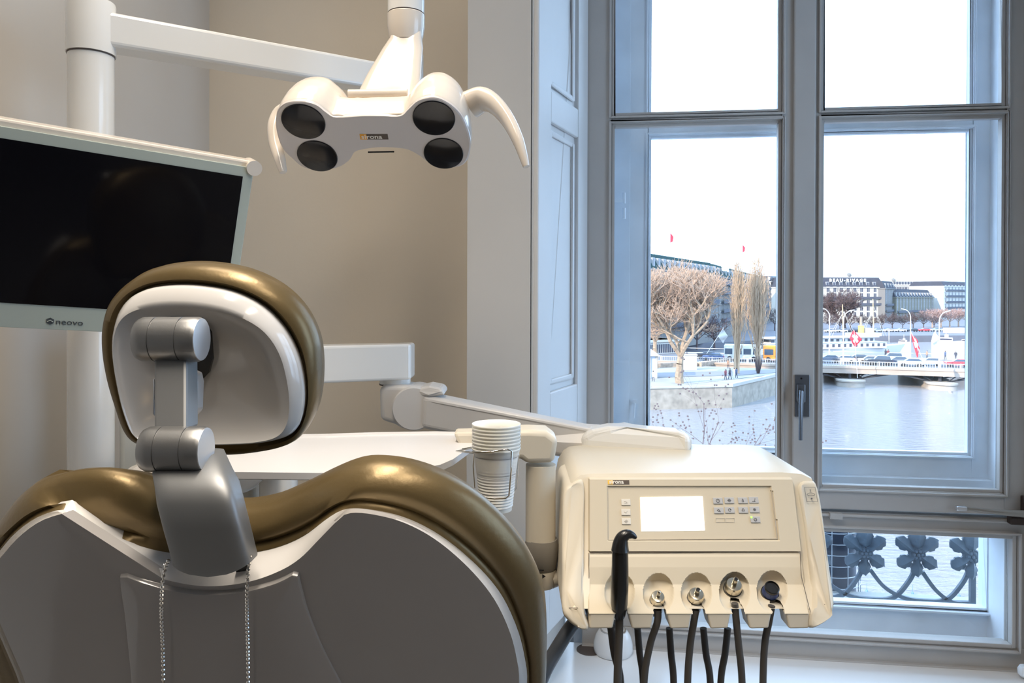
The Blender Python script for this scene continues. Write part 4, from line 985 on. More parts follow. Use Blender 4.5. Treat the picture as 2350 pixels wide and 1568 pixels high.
# ================================================================== OUTDOORS
EZ = EYE.z
ZWAT, ZPARK, ZDECK, ZQ = EZ-16, EZ-13.0, EZ-12.6, EZ-13.6
def XYat(px, D): r = CAMR*((px-PX0)/F*D)+CAMF*D; return V((r.x, r.y, 0))
m_water = mat('river_water', (0.38, 0.385, 0.42), 0.05, spec=1.0)
nt = m_water.node_tree; b = nt.nodes['Principled BSDF']; b.inputs['IOR'].default_value = 1.5; tc = nt.nodes.new('ShaderNodeTexCoord'); mp_ = nt.nodes.new('ShaderNodeMapping'); mp_.inputs['Scale'].default_value = (1.0, 2.2, 1); mp_.inputs['Rotation'].default_value = (0, 0, -.2)
n1 = nt.nodes.new('ShaderNodeTexNoise'); n1.inputs['Scale'].default_value = 0.8; n1.inputs['Detail'].default_value = 6; n1.inputs['Roughness'].default_value = .6
bp = nt.nodes.new('ShaderNodeBump'); bp.inputs['Strength'].default_value = 1.0; bp.inputs['Distance'].default_value = 3.0
nt.links.new(tc.outputs['Object'], mp_.inputs[0]); nt.links.new(mp_.outputs[0], n1.inputs['Vector']); nt.links.new(n1.outputs['Fac'], bp.inputs['Height']); nt.links.new(bp.outputs[0], b.inputs['Normal'])
m_quay = mat('quay_stone', (.27, .235, .195), .9, var=.25, vscale=1.2)
m_quay2 = mat('quay_coping', (.36, .34, .31), .8, var=.08, vscale=1)
m_pave = mat('pale_paving', (.30, .285, .27), .9, var=.10, vscale=.3)
m_path = mat('asphalt_path', (.20, .20, .22), .9, var=.05)
m_bark = mat('plane_bark', (.28, .21, .15), .9, var=.25, vscale=3)
m_twig = mat('bare_twigs', (.36, .25, .18), .9)
m_poplar = mat('poplar_twigs', (.42, .30, .20), .9)
m_twigd = mat('dark_twigs', (.09, .06, .06), .9)
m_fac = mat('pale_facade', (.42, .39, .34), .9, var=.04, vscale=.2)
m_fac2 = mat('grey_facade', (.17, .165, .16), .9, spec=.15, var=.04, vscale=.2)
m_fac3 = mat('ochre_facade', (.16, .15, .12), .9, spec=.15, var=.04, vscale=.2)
m_facw = mat('white_facade', (.45, .43, .40), .9)
m_roof = mat('slate_roof', (.05, .052, .065), .9, spec=.1, var=.1, vscale=.4)
m_roofg = mat('green_copper_roof', (.02, .045, .045), .9, spec=.1, var=.1, vscale=.4)
m_win = mat('far_window', (.05, .05, .07), .3)
m_winf = mat('far_window_frame', (.27, .27, .27), .8)
m_balc = mat('far_balcony', (.06, .065, .085), .8)
m_boat = mat('boat_white', (.52, .51, .50), .5)
m_deckm = mat('bridge_stone', (.36, .29, .24), .9, var=.1, vscale=.5)
m_rail = mat('bridge_railing', (.36, .36, .37), .7)
m_steel = mat('dark_steel', (.04, .04, .05), .7)
m_pier = mat('pier_stone', (.34, .30, .26), .9, var=.15, vscale=.6)
m_lamp = mat('lamp_post_white', (.5, .5, .5), .5)
m_red = mat('flag_red', (.72, .03, .05), .7); m_flagw = mat('flag_white', (.5, .5, .5), .7)
m_asph = mat('road', (.12, .12, .13), .9)

# river
mb = MB(); c0 = XYat(1500, 3); mb.add([V((-250, 3.6, ZWAT)), V((700, 3.6, ZWAT)), V((900, 1400, ZWAT)), V((-500, 1400, ZWAT))], [(0,1,2,3)])
o = mb.build('river', m_water, smooth=False); tag(o, 'pale rippled river water filling the lower window view', 'water', kind='stuff')

# park island with quay walls
def W(px, py, z): return PZ(px, py, z)
A_ = W(1330, 944, ZWAT); B_ = W(1495, 941, ZWAT); C_ = W(1680, 936, ZWAT); D_ = W(1787, 905, ZWAT); E_ = W(1860, 889, ZWAT)
hh = ZPARK-ZWAT
far = [XYat(1860, 130.5), XYat(1700, 136), XYat(1300, 149)]
poly = [V((q.x, q.y, ZWAT-1)) for q in (A_, B_, C_, D_, E_, *far)]
isl = thing('park_island', 'tree planted park island with stone quay wall across the water', 'island', V((C_.x, C_.y+20, ZWAT)))
mb = MB(); mb.prism(poly, (0, 0, hh+1-.02)); mb.build('quay_wall', m_quay, isl, smooth=False)
top_ = [V((q.x, q.y, ZPARK+.02)) for q in poly]
mb = MB(); mb.add(top_, [list(range(len(top_)))]); mb.build('paving', m_pave, isl, smooth=False)
mb = MB()
for a, b in ((A_, B_), (B_, C_), (C_, D_), (D_, E_)):
    d = (b-a).normalized(); n = V((-d.y, d.x, 0)); q = [V((a.x, a.y, ZPARK))-n*.15-d*.1, V((b.x, b.y, ZPARK))-n*.15+d*.1, V((b.x, b.y, ZPARK))+n*.45, V((a.x, a.y, ZPARK))+n*.45]
    mb.prism(q, (0, 0, .45 if a is not B_ and a is not A_ else .25))
mb.build('coping', m_quay2, isl, smooth=False)
mb = MB(); q = [W(1440, 869, ZPARK), W(1700, 862, ZPARK), W(1860, 850, ZPARK), W(1860, 843, ZPARK), W(1700, 852, ZPARK), W(1440, 858, ZPARK)]
mb.add([p_+V((0,0,.06)) for p_ in q], [list(range(6))]); mb.build('path', m_path, isl, smooth=False)
mb = MB()
for a, b in ((W(1440, 846, ZPARK), W(1600, 842, ZPARK)), (W(1610, 842, ZPARK), W(1690, 832, ZPARK))):
    d = (b-a).normalized(); n = V((-d.y, d.x, 0)); mb.prism([a, b, b+n*1.2, a+n*1.2], (0, 0, .8))
mb.build('hedge', mat('winter_hedge', (.36, .28, .22), .9, var=.3, vscale=2), isl, smooth=False)

# ---- trees
def seg(mb, a, b, r0, r1, n=4):
    t = (b-a).normalized(); x = t.cross(V((.3,.5,.81))).normalized(); y = t.cross(x)
    mb.add([a+(x*math.cos(k*2*math.pi/n)+y*math.sin(k*2*math.pi/n))*r0 for k in range(n)] + [b+(x*math.cos(k*2*math.pi/n)+y*math.sin(k*2*math.pi/n))*r1 for k in range(n)],
           [(k, (k+1) % n, (k+1) % n+n, k+n) for k in range(n)])
def grow(mb, tw, p0, d, L, r, lev, rnd, up_=0.15, spread=.55, nb=3, minr=.02):
    p = p0; dd = d.normalized(); k_ = 3 if lev > 1 else 2
    for k in range(k_):
        nd = (dd + V((rnd.gauss(0,.14), rnd.gauss(0,.14), rnd.gauss(0,.08)+up_*.3))).normalized(); q = p + nd*L/k_
        seg(mb if lev > 2 else tw, p, q, max(r*(1-.25*k/k_), minr), max(r*(1-.25*(k+1)/k_), minr*.8), 6 if lev > 3 else 3); p = q; dd = nd
        if lev > 0 and k > 0 and rnd.random() < .55:
            sdv = V((rnd.gauss(0,1), rnd.gauss(0,1), rnd.gauss(0,.5)+.3)).normalized()
            grow(mb, tw, p, dd*.35+sdv*spread*1.2, L*.6, r*.45, lev-1, rnd, up_, spread, nb, minr)
    if lev == 0: return
    for i in range(nb):
        sdv = V((rnd.gauss(0,1), rnd.gauss(0,1), rnd.gauss(0,.6)+up_)).normalized()
        grow(mb, tw, p, dd+sdv*spread*1.3, L*rnd.uniform(.68,.86), r*.66, lev-1, rnd, up_, spread, nb, minr)
def tree(name, label, base, hgt, lev, seed, mb_=m_bark, mt=m_twig, spread=.55, trunk=.28, r=.45, nb=3, minr=.03, group=None, up_=.15, lf=.30):
    rnd = random.Random(seed); t = thing(name, label, 'tree', base, 0, group); mb, tw = MB(), MB()
    p = V(base); 
    for k in range(4):
        q = p + V((rnd.gauss(0,.12), rnd.gauss(0,.12), hgt*trunk/4)); seg(mb, p, q, r*(1.25-.1*k), r*(1.15-.1*k), 8); p = q
    for i in range(4):
        a = i*math.pi/2+rnd.random(); grow(mb, tw, p, V((math.cos(a)*spread, math.sin(a)*spread, .8)), hgt*lf*.9, r*.62, lev, rnd, up_, spread, nb, minr)
    mb.build('trunk', mb_, t, smooth=False, fix=False); tw.build('twigs', mt, t, smooth=False, fix=False); return t
tree('plane_tree', 'large bare spreading tree on the paved island in the left pane', W(1560, 880, ZPARK), 18.5, 6, 5, r=.55, spread=.62, trunk=.22, minr=.022, up_=.28, lf=.245)
tree('plane_tree', 'bare tree behind the large one, cut by the left window stile', W(1505, 846, ZPARK), 17, 5, 11, r=.4, minr=.03, up_=.2, lf=.27)
def poplar(label, base, hgt, wd, seed, nst=70):
    rnd = random.Random(seed); t = thing('poplar', label, 'tree', base, 0, None); mb, tw = MB(), MB(); base = V(base)
    for s_ in range(3):
        p = base+V((rnd.gauss(0,.3), rnd.gauss(0,.3), 0)); 
        for k in range(8):
            q = p+V((rnd.gauss(0,.08), rnd.gauss(0,.08), hgt*(.92-.1*s_)/8)); seg(mb, p, q, .22*(1-k/9), .22*(1-(k+1)/9), 6); p = q
    for i in range(nst):
        h0 = hgt*(.10+.52*(i/nst)); a = rnd.random()*6.28; p = base+V((math.cos(a)*.15, math.sin(a)*.15, h0)); R_ = wd*rnd.uniform(.25, 1)*.5
        L = (hgt-h0)*rnd.uniform(.45, .98); n = 7; pr = .055
        for k in range(n):
            f = (k+1)/n; hf = (h0+L*f)/hgt; rr = R_*math.sin(min(1, f*2.2)*math.pi/2)*max(.12, 1-((hf-.42)/.62)**2)**.6
            q = base+V((math.cos(a)*rr, math.sin(a)*rr, h0+L*f))+V((rnd.gauss(0,.07), rnd.gauss(0,.07), 0)); seg(tw, p, q, pr, pr*.8, 3); pr *= .82
            for j in range(3): seg(tw, q, q+V((rnd.gauss(0,.28)+math.cos(a)*.15, rnd.gauss(0,.28)+math.sin(a)*.15, rnd.uniform(.8, 1.9))), .022, .012, 3)
            p = q
    mb.build('trunk', m_poplar, t, smooth=False, fix=False); tw.build('twigs', m_poplar, t, smooth=False, fix=False)
poplar('narrow bare poplar, left one of the pair behind the walkers', W(1693, 858, ZPARK), 18.8, 2.6, 3, 80)
poplar('wider bare poplar, right one of the pair by the window mullion', W(1737, 852, ZPARK), 19.5, 4.6, 4, 130)
# small dark shrub of upright canes
sh = W(1740, 858, ZPARK); mb = MB(); rnd = random.Random(3)
for k in range(60):
    a = rnd.random()*6.28; seg(mb, sh+V((math.cos(a)*.2, math.sin(a)*.2, 0)), sh+V((math.cos(a)*rnd.uniform(.3,.8), math.sin(a)*.6, rnd.uniform(1.8, 3.2))), .04, .015, 3)
tag(mb.build('cane_shrub', m_twigd, smooth=False, fix=False), 'dark upright shrub of bare canes at the foot of the right poplar', 'shrub')

# ---- people (small figures)
def person(label, base, hgt, coat, legs, face_dir=0.0, stride=.16, seed=0, group=None):
    t = thing('person', label, 'person', base, face_dir, group); s_ = hgt/1.75; B = V(base)
    R_ = Matrix.Rotation(face_dir, 3, 'Z'); P = lambda x, y, z: B+R_ @ V((x, y, z))*s_
    mb = MB()
    for sx, st in ((-.09, stride), (.09, -stride)):
        mb.tube([P(sx, st-.02, .02), P(sx, st*.6, .45), P(sx*.9, 0, .88)], [.055*s_, .065*s_, .09*s_], 8)
        mb.tube([P(sx, st-.06, .03), P(sx, st+.12, .03)], [.045*s_, .04*s_], 6)
    mb.tube([P(0, 0, .82), P(0, 0, 1.0), P(0, 0, 1.25), P(0, 0, 1.42), P(0, .0, 1.5)], [.15*s_, .145*s_, .18*s_, .17*s_, .06*s_], 10, flat=.7)
    mb.ball(P(0, .01, 1.62), .105*s_, 6)
    mb.ball(P(0, .11, 1.61), .02*s_, 4)
    for sx, st in ((-.22, -stride*.8), (.22, stride*.8)):
        mb.tube([P(sx*.85, 0, 1.40), P(sx, st*.4, 1.12), P(sx, st+.05, .88)], [.055*s_, .045*s_, .035*s_], 7)
        mb.ball(P(sx, st+.06, .84), .035*s_, 4)
    mb.build('body', mat('far_skin', (.45, .30, .22), .7) if False else legs, t, remesh=.035)
    mb = MB(); mb.tube([P(0, 0, .72), P(0, 0, 1.0), P(0, 0, 1.25), P(0, 0, 1.44), P(0, .0, 1.5)], [.19*s_, .17*s_, .20*s_, .19*s_, .08*s_], 12, flat=.75)
    for sx, st in ((-.23, -stride*.8), (.23, stride*.8)): mb.tube([P(sx*.85, 0, 1.42), P(sx, st*.4, 1.12), P(sx, st+.05, .92)], [.075*s_, .06*s_, .05*s_], 8)
    mb.build('coat', coat, t)
    mb = MB(); mb.ball(P(0, -.015, 1.65), .108*s_, 6, (1, 1, .95)); mb.build('hair', mat('dark_hair', (.06, .045, .04), .8), t)
    mb = MB(); mb.ball(P(0, .035, 1.60), .088*s_, 6, (1, 1, 1.05)); mb.build('face', mat('far_skin', (.55, .38, .30), .7), t)
c_dark = mat('dark_coat', (.05, .05, .07), .8); c_blue = mat('blue_coat', (.08, .11, .2), .8); c_tan = mat('tan_coat', (.35, .22, .15), .8); c_red = mat('wine_coat', (.2, .06, .07), .8); c_wh = mat('white_coat', (.75, .75, .75), .8); c_leg = mat('dark_trousers', (.06, .06, .08), .8)
person('person in a wine coat walking on the island path, left of the trio', W(1665, 872, ZPARK), 1.7, c_red, c_leg, 1.2)
person('person in dark clothes striding in the middle of the trio on the path', W(1675, 871, ZPARK), 1.75, c_dark, c_leg, 1.3, .25)
person('person in white walking beside the dark striding one on the path', W(1684, 870, ZPARK), 1.75, c_wh, c_wh, 1.3)
person('person in blue coat, rightmost of the walkers on the island', W(1690, 868, ZPARK), 1.65, c_blue, c_leg, 1.3)
person('person in tan coat farther back beside the dark railing gap', W(1671, 846, ZPARK), 1.7, c_tan, c_leg, .3)
person('pale dressed person standing by the kiosk at the left pane edge', W(1499, 876, ZPARK), 1.7, c_wh, c_leg, .6)

# kiosk
k0 = W(1497, 872, ZPARK); kk = thing('kiosk', 'small grey-roofed kiosk cut off by the left window stile', 'kiosk', k0)
M = Matrix.Translation(k0+V((-2.2, 1.5, 0))) @ Matrix.Rotation(YAW, 4, 'Z')
mb = MB(); mb.box((-1.9, 0, 0), (3.0, 3.5, 3.6), M); mb.build('wall', mat('kiosk_blue_grey', (.45, .50, .60), .8), kk, smooth=False)
mb = MB(); 
for x in (2.0, 3.0): mb.box((x-.2, -.15, 0), (x+.1, 0, 3.6), M)
mb.build('pilaster', m_quay2, kk, smooth=False)
mb = MB(); q = [M @ V(p_) for p_ in ((-2.4,-.6,3.6),(3.6,-.6,3.6),(3.6,4.1,3.6),(-2.4,4.1,3.6),(-.6,1.2,5.8),(.6,1.2,5.8),(.6,2.4,5.8),(-.6,2.4,5.8))]; mb.hexa(q); mb.build('roof', mat('kiosk_roof', (.38, .36, .40), .8), kk, smooth=False)
# utility block
q = W(1585, 850, ZPARK); M = Matrix.Translation(q) @ Matrix.Rotation(YAW, 4, 'Z'); mb = MB(); mb.box((-1.1, 0, 0), (1.1, 1, 2.6), M); mb.box((-1.2, -.1, 2.6), (1.2, 1.1, 2.8), M)
tag(mb.build('utility_cabinet', m_facw, smooth=False), 'white utility cabinet just right of the large bare tree trunk', 'cabinet')

# ---- bridge
G0 = PZ(1893, 841, ZDECK); G1 = PZ(2232, 851, ZDECK); bd = (G1-G0); bd.z = 0; bd.normalize(); bn = V((-bd.y, bd.x, 0))
if bn.dot(CAMF) < 0: bn = -bn
GL = PZ(1480, 828, ZDECK); s0 = (GL-G0).dot(bd)*1.1; s1 = (G1-G0).dot(bd)+60
def BR(s_, t, z=0): return V((G0.x, G0.y, ZDECK))+bd*s_+bn*t+V((0,0,z))
def bslab(mb, sa, sb_, ta, tb_, za, zb_): mb.hexa([BR(sa,ta,za), BR(sb_,ta,za), BR(sb_,tb_,za), BR(sa,tb_,za), BR(sa,ta,zb_), BR(sb_,ta,zb_), BR(sb_,tb_,zb_), BR(sa,tb_,zb_)])
br = thing('road_bridge', 'long low road bridge with pale railing crossing the river', 'bridge', BR(0, 12, ZWAT-ZDECK))
BWD = 26
mb = MB(); bslab(mb, s0, s1, .5, BWD-.5, -.6, 0); mb.build('road_deck', m_asph, br, smooth=False)
mb = MB(); bslab(mb, s0, s1, 0, 2.4, -.25, .12); bslab(mb, s0, s1, BWD-3, BWD, -.25, .12); mb.build('pavement', m_pave, br, smooth=False)
mb = MB(); bslab(mb, s0, s1, -.15, 0, -1.15, .10); bslab(mb, s0, s1, -.30, 0, -.25, .05); bslab(mb, s0, s1, BWD, BWD+.15, -1.15, .1); mb.build('fascia', m_deckm, br, smooth=False)
mb = MB(); bslab(mb, s0, s1, -.02, .08, .95, 1.1); bslab(mb, s0, s1, -.02, .08, .12, .2); bslab(mb, s0, s1, BWD-.1, BWD, .95, 1.08)
k = s0
while k < s1:
    bslab(mb, k, k+.10, 0, .06, .2, .95); k += .42
k = s0
while k < s1:
    bslab(mb, k, k+.22, -.04, .10, 0, 1.15); k += 3.2
mb.build('railing', m_rail, br, smooth=False)
def slide(px, t_, z=0):
    s_ = 0
    for _ in range(5):
        q = BR(s_, t_, z); rel = q-EYE; X = rel.dot(CAMR)/rel.dot(CAMF); s_ += ((px-PX0)/F-X)*rel.dot(CAMF)/(bd.dot(CAMR)-X*bd.dot(CAMF))
    return s_
sA = slide(1955, -1.5); sB = slide(2166, -1.5); gap = sB-sA
mbp = []
for k in range(-3, 3):
    s_ = sA+gap*k
    mb = MB(); n = 20; w2 = 2.1
    ring = lambda z, e: [BR(s_+(w2+e)*math.cos(math.pi+math.pi*i/n), -.6-(2.0+e)*math.sin(math.pi*i/n), z) for i in range(n+1)]+[BR(s_+(w2+e)*math.cos(math.pi*i/n), BWD+.5+(2.0+e)*math.sin(math.pi*i/n), z) for i in range(n+1)]
    zb_ = ZWAT-ZDECK; mb.loft([ring(zb_-.5, .25), ring(zb_+.9, .1), ring(zb_+.95, .35), ring(zb_+1.2, .35), ring(zb_+1.25, 0)])
    mb.build('pier', m_pier, br, ang=30)
    mb = MB()
    for t in (1.0, 7, 13, 19, 25):
        for sg in (-1, 1):
            a = BR(s_+sg*1.2, t, zb_+1.2); b = BR(s_+sg*7.5, t, -.7); mb.hexa([a-bn*.25, a+bd*sg*.5-bn*.25, a+bd*sg*.5+bn*.25, a+bn*.25, b-bn*.25-V((0,0,.4)), b-bn*.25+V((0,0,.4)), b+bn*.25+V((0,0,.4)), b+bn*.25-V((0,0,.4))])
            mb.tube([BR(s_+sg*1.2, t, zb_+1.2), BR(s_+sg*3.2, t, -.7)], .09, 4); mb.tube([BR(s_+sg*3.2, t, zb_+2.1), BR(s_+sg*1.2, t, -.7)], .07, 4)
        mb.tube([BR(s_+.0, t, zb_+1.2), BR(s_, t, -.6)], .3, 6)
    mb.build('steel_struts', m_steel, br, smooth=False)
mb = MB()
for t in (1.5, 7, 13, 19, 24.5): bslab(mb, s0, s1, t-.2, t+.2, -1.2, -.5)
mb.build('girders', m_steel, br, smooth=False)

# lamp posts on the bridge
def lamp_post(label, px, t_, dirx, htop=10.2):
    s_ = 0
    for _ in range(4):        # slide along the bridge until the post stands at that column
        q = BR(s_, t_); rel = q-EYE; X = rel.dot(CAMR)/rel.dot(CAMF); want = (px-PX0)/F; s_ += (want-X)*rel.dot(CAMF)/(bd.dot(CAMR)-X*bd.dot(CAMF))
    q = BR(s_, t_, .1); mb = MB(); D = dirx
    pts = [q, q+V((0,0,htop*.82))]+[q+V((0,0,htop*.82))+CAMR*D*(1.6*(1-math.cos(a)))+V((0,0,1.7*math.sin(a))) for a in (.3,.6,.9,1.2)]
    rr = [.15, .10, .09, .085, .08, .08]
    mb.tube(pts, rr, 8); e = pts[-1]; mb.tube([e, e+CAMR*D*.9+V((0,0,.22))], [.12, .09], 8)
    tag(mb.build('street_lamp', m_lamp), label, 'street lamp', 'white curved street lamps on the bridge'); return q
lamp_post('curved street lamp nearest the window mullion at the left of the bridge', 1904, 25, -1)
lamp_post('curved street lamp in front of the steamer funnel masts', 1936, 1.8, 1)
lamp_post('curved street lamp beside the long hanging red flag', 2090, 24.5, -1)
lamp_post('curved street lamp beside the white flag, rightmost on the bridge', 2156, 1.8, 1)

# cars
CARB = {}
def car(label, px, t_, col, kind='hatch', rev=False, group='cars on the bridge', at=None, rz=None):
    if at is None:
        s_ = 0
        for _ in range(4):
            q = BR(s_, t_); rel = q-EYE; X = rel.dot(CAMR)/rel.dot(CAMF); want = (px-PX0)/F; s_ += (want-X)*rel.dot(CAMF)/(bd.dot(CAMR)-X*bd.dot(CAMF))
        loc = BR(s_, t_, .02); rz = math.atan2(bd.y, bd.x) + (math.pi if rev else 0)
    else: loc = at
    cm = mat('car_'+col[0], col[1], .25, coat=.6)
    t = thing('car', label, 'car', loc, rz, group); key_ = (kind, col[0])
    if key_ in CARB:
        for ch in CARB[key_]:
            c = ch.copy(); COL.objects.link(c); c.parent = t
        return
    M = Matrix.Identity(4)
    H = 1.45 if kind != 'van' else 1.75
    side = {'hatch': [(-2.1,.35),(-2.1,.75),(-1.95,.95),(-1.0,1.0),(-.35,H),(1.2,H),(1.95,1.0),(2.05,.8),(2.05,.35)],
            'van': [(-2.2,.35),(-2.2,.85),(-2.0,1.05),(-1.3,1.12),(-.6,H),(1.9,H),(2.15,1.1),(2.2,.8),(2.2,.35)]}[kind]
    def mk(nm, mb, m, **k):
        o = mb.build(nm, m, None, **k); o.parent = t; return o
    L = [V((x, -.85, z)) for x, z in side]; body = [V((x, -.88, min(z, 1.02))) for x, z in side]
    mb = MB(); lo_ = [V((x, -.86, z)) for x, z in side if z <= 1.13]; mb.prism(lo_, (0, 1.72, 0))
    roof = [V((x, -.70, z)) for x, z in side if z >= .98]; 
    xs = [p_.x for p_ in roof]; mb.hexa([V((-.30,-.68,H-.06)), V((1.2,-.68,H-.06)), V((1.2,.68,H-.06)), V((-.3,.68,H-.06)), V((-.25,-.6,H)), V((1.15,-.6,H)), V((1.15,.6,H)), V((-.25,.6,H))])
    parts = [mk('car_body', mb, cm, bevel=.08, seg=3)]
    xe = 1.9
    mb = MB(); mb.hexa([V((-1.0,-.80,.98)), V((xe,-.80,.98)), V((xe,.80,.98)), V((-1.0,.80,.98)), V((-.33,-.66,H-.05)), V((1.25 if kind == 'hatch' else 1.75,-.66,H-.05)), V((1.25 if kind == 'hatch' else 1.75,.66,H-.05)), V((-.33,.66,H-.05))])
    parts.append(mk('windows', mb, mat('car_glass', (.05, .07, .10), .1), bevel=.04))
    for x in (-1.3, 1.3):
        for y in (-.82, .82):
            mb = MB(); mb.cyl(V((x, y-.1, .32)), V((x, y+.1, .32)), .32, n=16); mb.cyl(V((x, y-.11, .32)), V((x, y+.11, .32)), .18, n=10); parts.append(mk('wheel', mb, m_rubber))
    mb = MB(); mb.box((1.98 if kind == 'hatch' else 2.12, -.75, .72), (2.12 if kind == 'hatch' else 2.24, -.5, .92)); mb.box((1.98 if kind == 'hatch' else 2.12, .5, .72), (2.12 if kind == 'hatch' else 2.24, .75, .92)); parts.append(mk('tail_lamp', mb, m_red, smooth=False))
    CARB[key_] = parts
cs = ('silver', (.62, .64, .68)); cd = ('dark_grey', (.12, .14, .18)); cw = ('white', (.8, .8, .8)); cr = ('red', (.65, .05, .06)); cb = ('black', (.03, .035, .05)); cg_ = ('grey', (.32, .34, .38)); ct_ = ('taupe', (.38, .33, .29))
car('dark car leftmost on the bridge beside the window mullion', 1902, 9, cd)
car('white hatchback behind the nearer street lamp on the bridge', 1936, 9, cw)
car('taupe car on the bridge just left of the dark van', 1996, 9, ct_)
car('dark estate car with a red tail lamp, mid bridge', 2018, 6.2, cb, 'van')
car('dark grey saloon on the near lane left of the grey one', 2060, 9, cd)
car('grey low car in the near lane below the second street lamp', 2090, 5.5, cg_)
car('silver hatchback right of the hanging red flag', 2135, 8, cs)
car('bright red hatchback rightmost on the bridge', 2200, 7, cr)
car('black car half hidden behind the left street lamp on the far lane', 1968, 13, cb)
car('silver car on the far lane behind the saloon', 2045, 15, cs, 'van')
for lab, px, t_, co, fd in (('person in dark coat standing on the far pavement above the ship bow', 2033, 24, c_dark, .4), ('person in wine coat beside the dark-coated one by the ship bow', 2039, 24, c_red, 2.2), ('person walking on the far pavement right of the hanging flag', 2128, 23.5, c_tan, 1.5), ('person in dark blue at the far pavement right of the last street lamp', 2170, 23, c_blue, 1.0), ('person in black above the red car on the far pavement', 2194, 23, c_dark, 2.5)):
    s_ = 0
    for _ in range(4):
        q = BR(s_, t_); rel = q-EYE; X = rel.dot(CAMR)/rel.dot(CAMF); want = (px-PX0)/F; s_ += (want-X)*rel.dot(CAMF)/(bd.dot(CAMR)-X*bd.dot(CAMF))
    person(lab, BR(s_, t_, .12), 1.75, co, c_leg, fd, .15)
# buses
def bus(label, px0, px1, t_, col, col2):
    ss = []
    for px in (px0, px1):
        s_ = 0
        for _ in range(5):
            q = BR(s_, t_); rel = q-EYE; X = rel.dot(CAMR)/rel.dot(CAMF); want = (px-PX0)/F; s_ += (want-X)*rel.dot(CAMF)/(bd.dot(CAMR)-X*bd.dot(CAMF))
        ss.append(s_)
    a, b = ss; t = thing('bus', label, 'bus', BR((a+b)/2, t_+1.2, .02))
    mb = MB(); bslab(mb, a, b, t_, t_+2.5, .35, 3.1); mb.build('bus_body', col, t, smooth=False, bevel=.15, seg=3)
    mb = MB(); n = max(3, int((b-a)/1.6)); 
    for k in range(n): x0 = a+(b-a)*(k+.1)/n; bslab(mb, x0, a+(b-a)*(k+.9)/n, t_-.03, t_+.02, 1.35, 2.45)
    mb.build('windows', mat('car_glass', (.05,.07,.1), .1), t, smooth=False)
    mb = MB(); bslab(mb, a+.1, b-.1, t_+.1, t_+2.4, 3.05, 3.2); mb.build('roof_pods', col2, t, smooth=False, bevel=.05)
    for f in (.15, .8):
        mb = MB(); mb.cyl(BR(a+(b-a)*f, t_-.04, .48), BR(a+(b-a)*f, t_+.3, .48), .48, n=18); mb.build('wheel', m_rubber, t)
m_orb = mat('bus_orange', (.85, .25, .03), .4)
bus('long white articulated bus on the bridge behind the poplars', 1662, 1748, 6, m_boat, m_boat)
bus('orange bus on the bridge cut by the window mullion', 1752, 1830, 6, m_orb, m_orb)
car('dark blue car on the bridge left of the white bus', 1637, 6, ('blue', (.06, .10, .22)))
car('dark car behind the bridge railing at the foot of the white banner', 1622, 10, cb)

# flags on the bridge railing
def flag(label, px, py0, t_, pole_px, verts, cross=False, m=m_red, pole=None, Dd=None):
    """verts: outline in the photo, hung at depth D, rippled"""
    D = Dd; t = thing('flag', label, 'flag', PD(pole_px[0][0], pole_px[0][1], D))
    n = 8; P = [[None]*(n+1) for _ in range(n+1)]; (a, b, c, d) = verts
    for i in range(n+1):
        for j in range(n+1):
            u, v = i/n, j/n
            x = (1-u)*(1-v)*a[0]+u*(1-v)*b[0]+u*v*c[0]+(1-u)*v*d[0]; y = (1-u)*(1-v)*a[1]+u*(1-v)*b[1]+u*v*c[1]+(1-u)*v*d[1]
            P[i][j] = PD(x, y, D)+CAMF*(.18*math.sin(u*5+v*4))
    def cell(cond):
        mb = MB()
        for i in range(n):
            for j in range(n):
                if cond(i, j): mb.add([P[i][j], P[i+1][j], P[i+1][j+1], P[i][j+1]]+[q+CAMF*.03 for q in (P[i][j], P[i+1][j], P[i+1][j+1], P[i][j+1])], [(0,3,2,1),(4,5,6,7),(0,1,5,4),(1,2,6,5),(2,3,7,6),(3,0,4,7)])
        return mb
    isx = lambda i, j: (3 <= i <= 4 and 1 <= j <= 6) or (3 <= j <= 4 and 1 <= i <= 6)
    if cross:
        cell(lambda i, j: not isx(i, j)).build('cloth', m, t, fix=False); cell(isx).build('white_cross', m_flagw, t, fix=False)
    else: cell(lambda i, j: True).build('cloth', m, t, fix=False)
    mb = MB(); mb.tube([PD(x, y, D) for x, y in pole_px], .05, 6); mb.build('flag_pole', m_lamp, t)
D0 = 127
flag('red flag with white cross hung over the steamer deck', 0, 0, 0, [(1968, 868), (1960, 758)], [(1960, 757), (1977, 779), (1964, 798), (1949, 777)], True, Dd=128)
flag('long drooping red flag with white cross right of the middle street lamp', 0, 0, 0, [(2126, 845), (2091, 762)], [(2091, 762), (2105, 782), (2112, 800), (2104, 822)], True, Dd=119)
flag('white flag beside the rightmost street lamp', 0, 0, 0, [(2160, 830), (2146, 757)], [(2147, 758), (2155, 778), (2149, 797), (2136, 785)], False, m_flagw, Dd=118)
flag('white and blue banner on a slanted pole left of the poplars', 0, 0, 0, [(1622, 812), (1661, 752)], [(1661, 755), (1670, 772), (1660, 788), (1647, 772)], False, m_flagw, Dd=128)

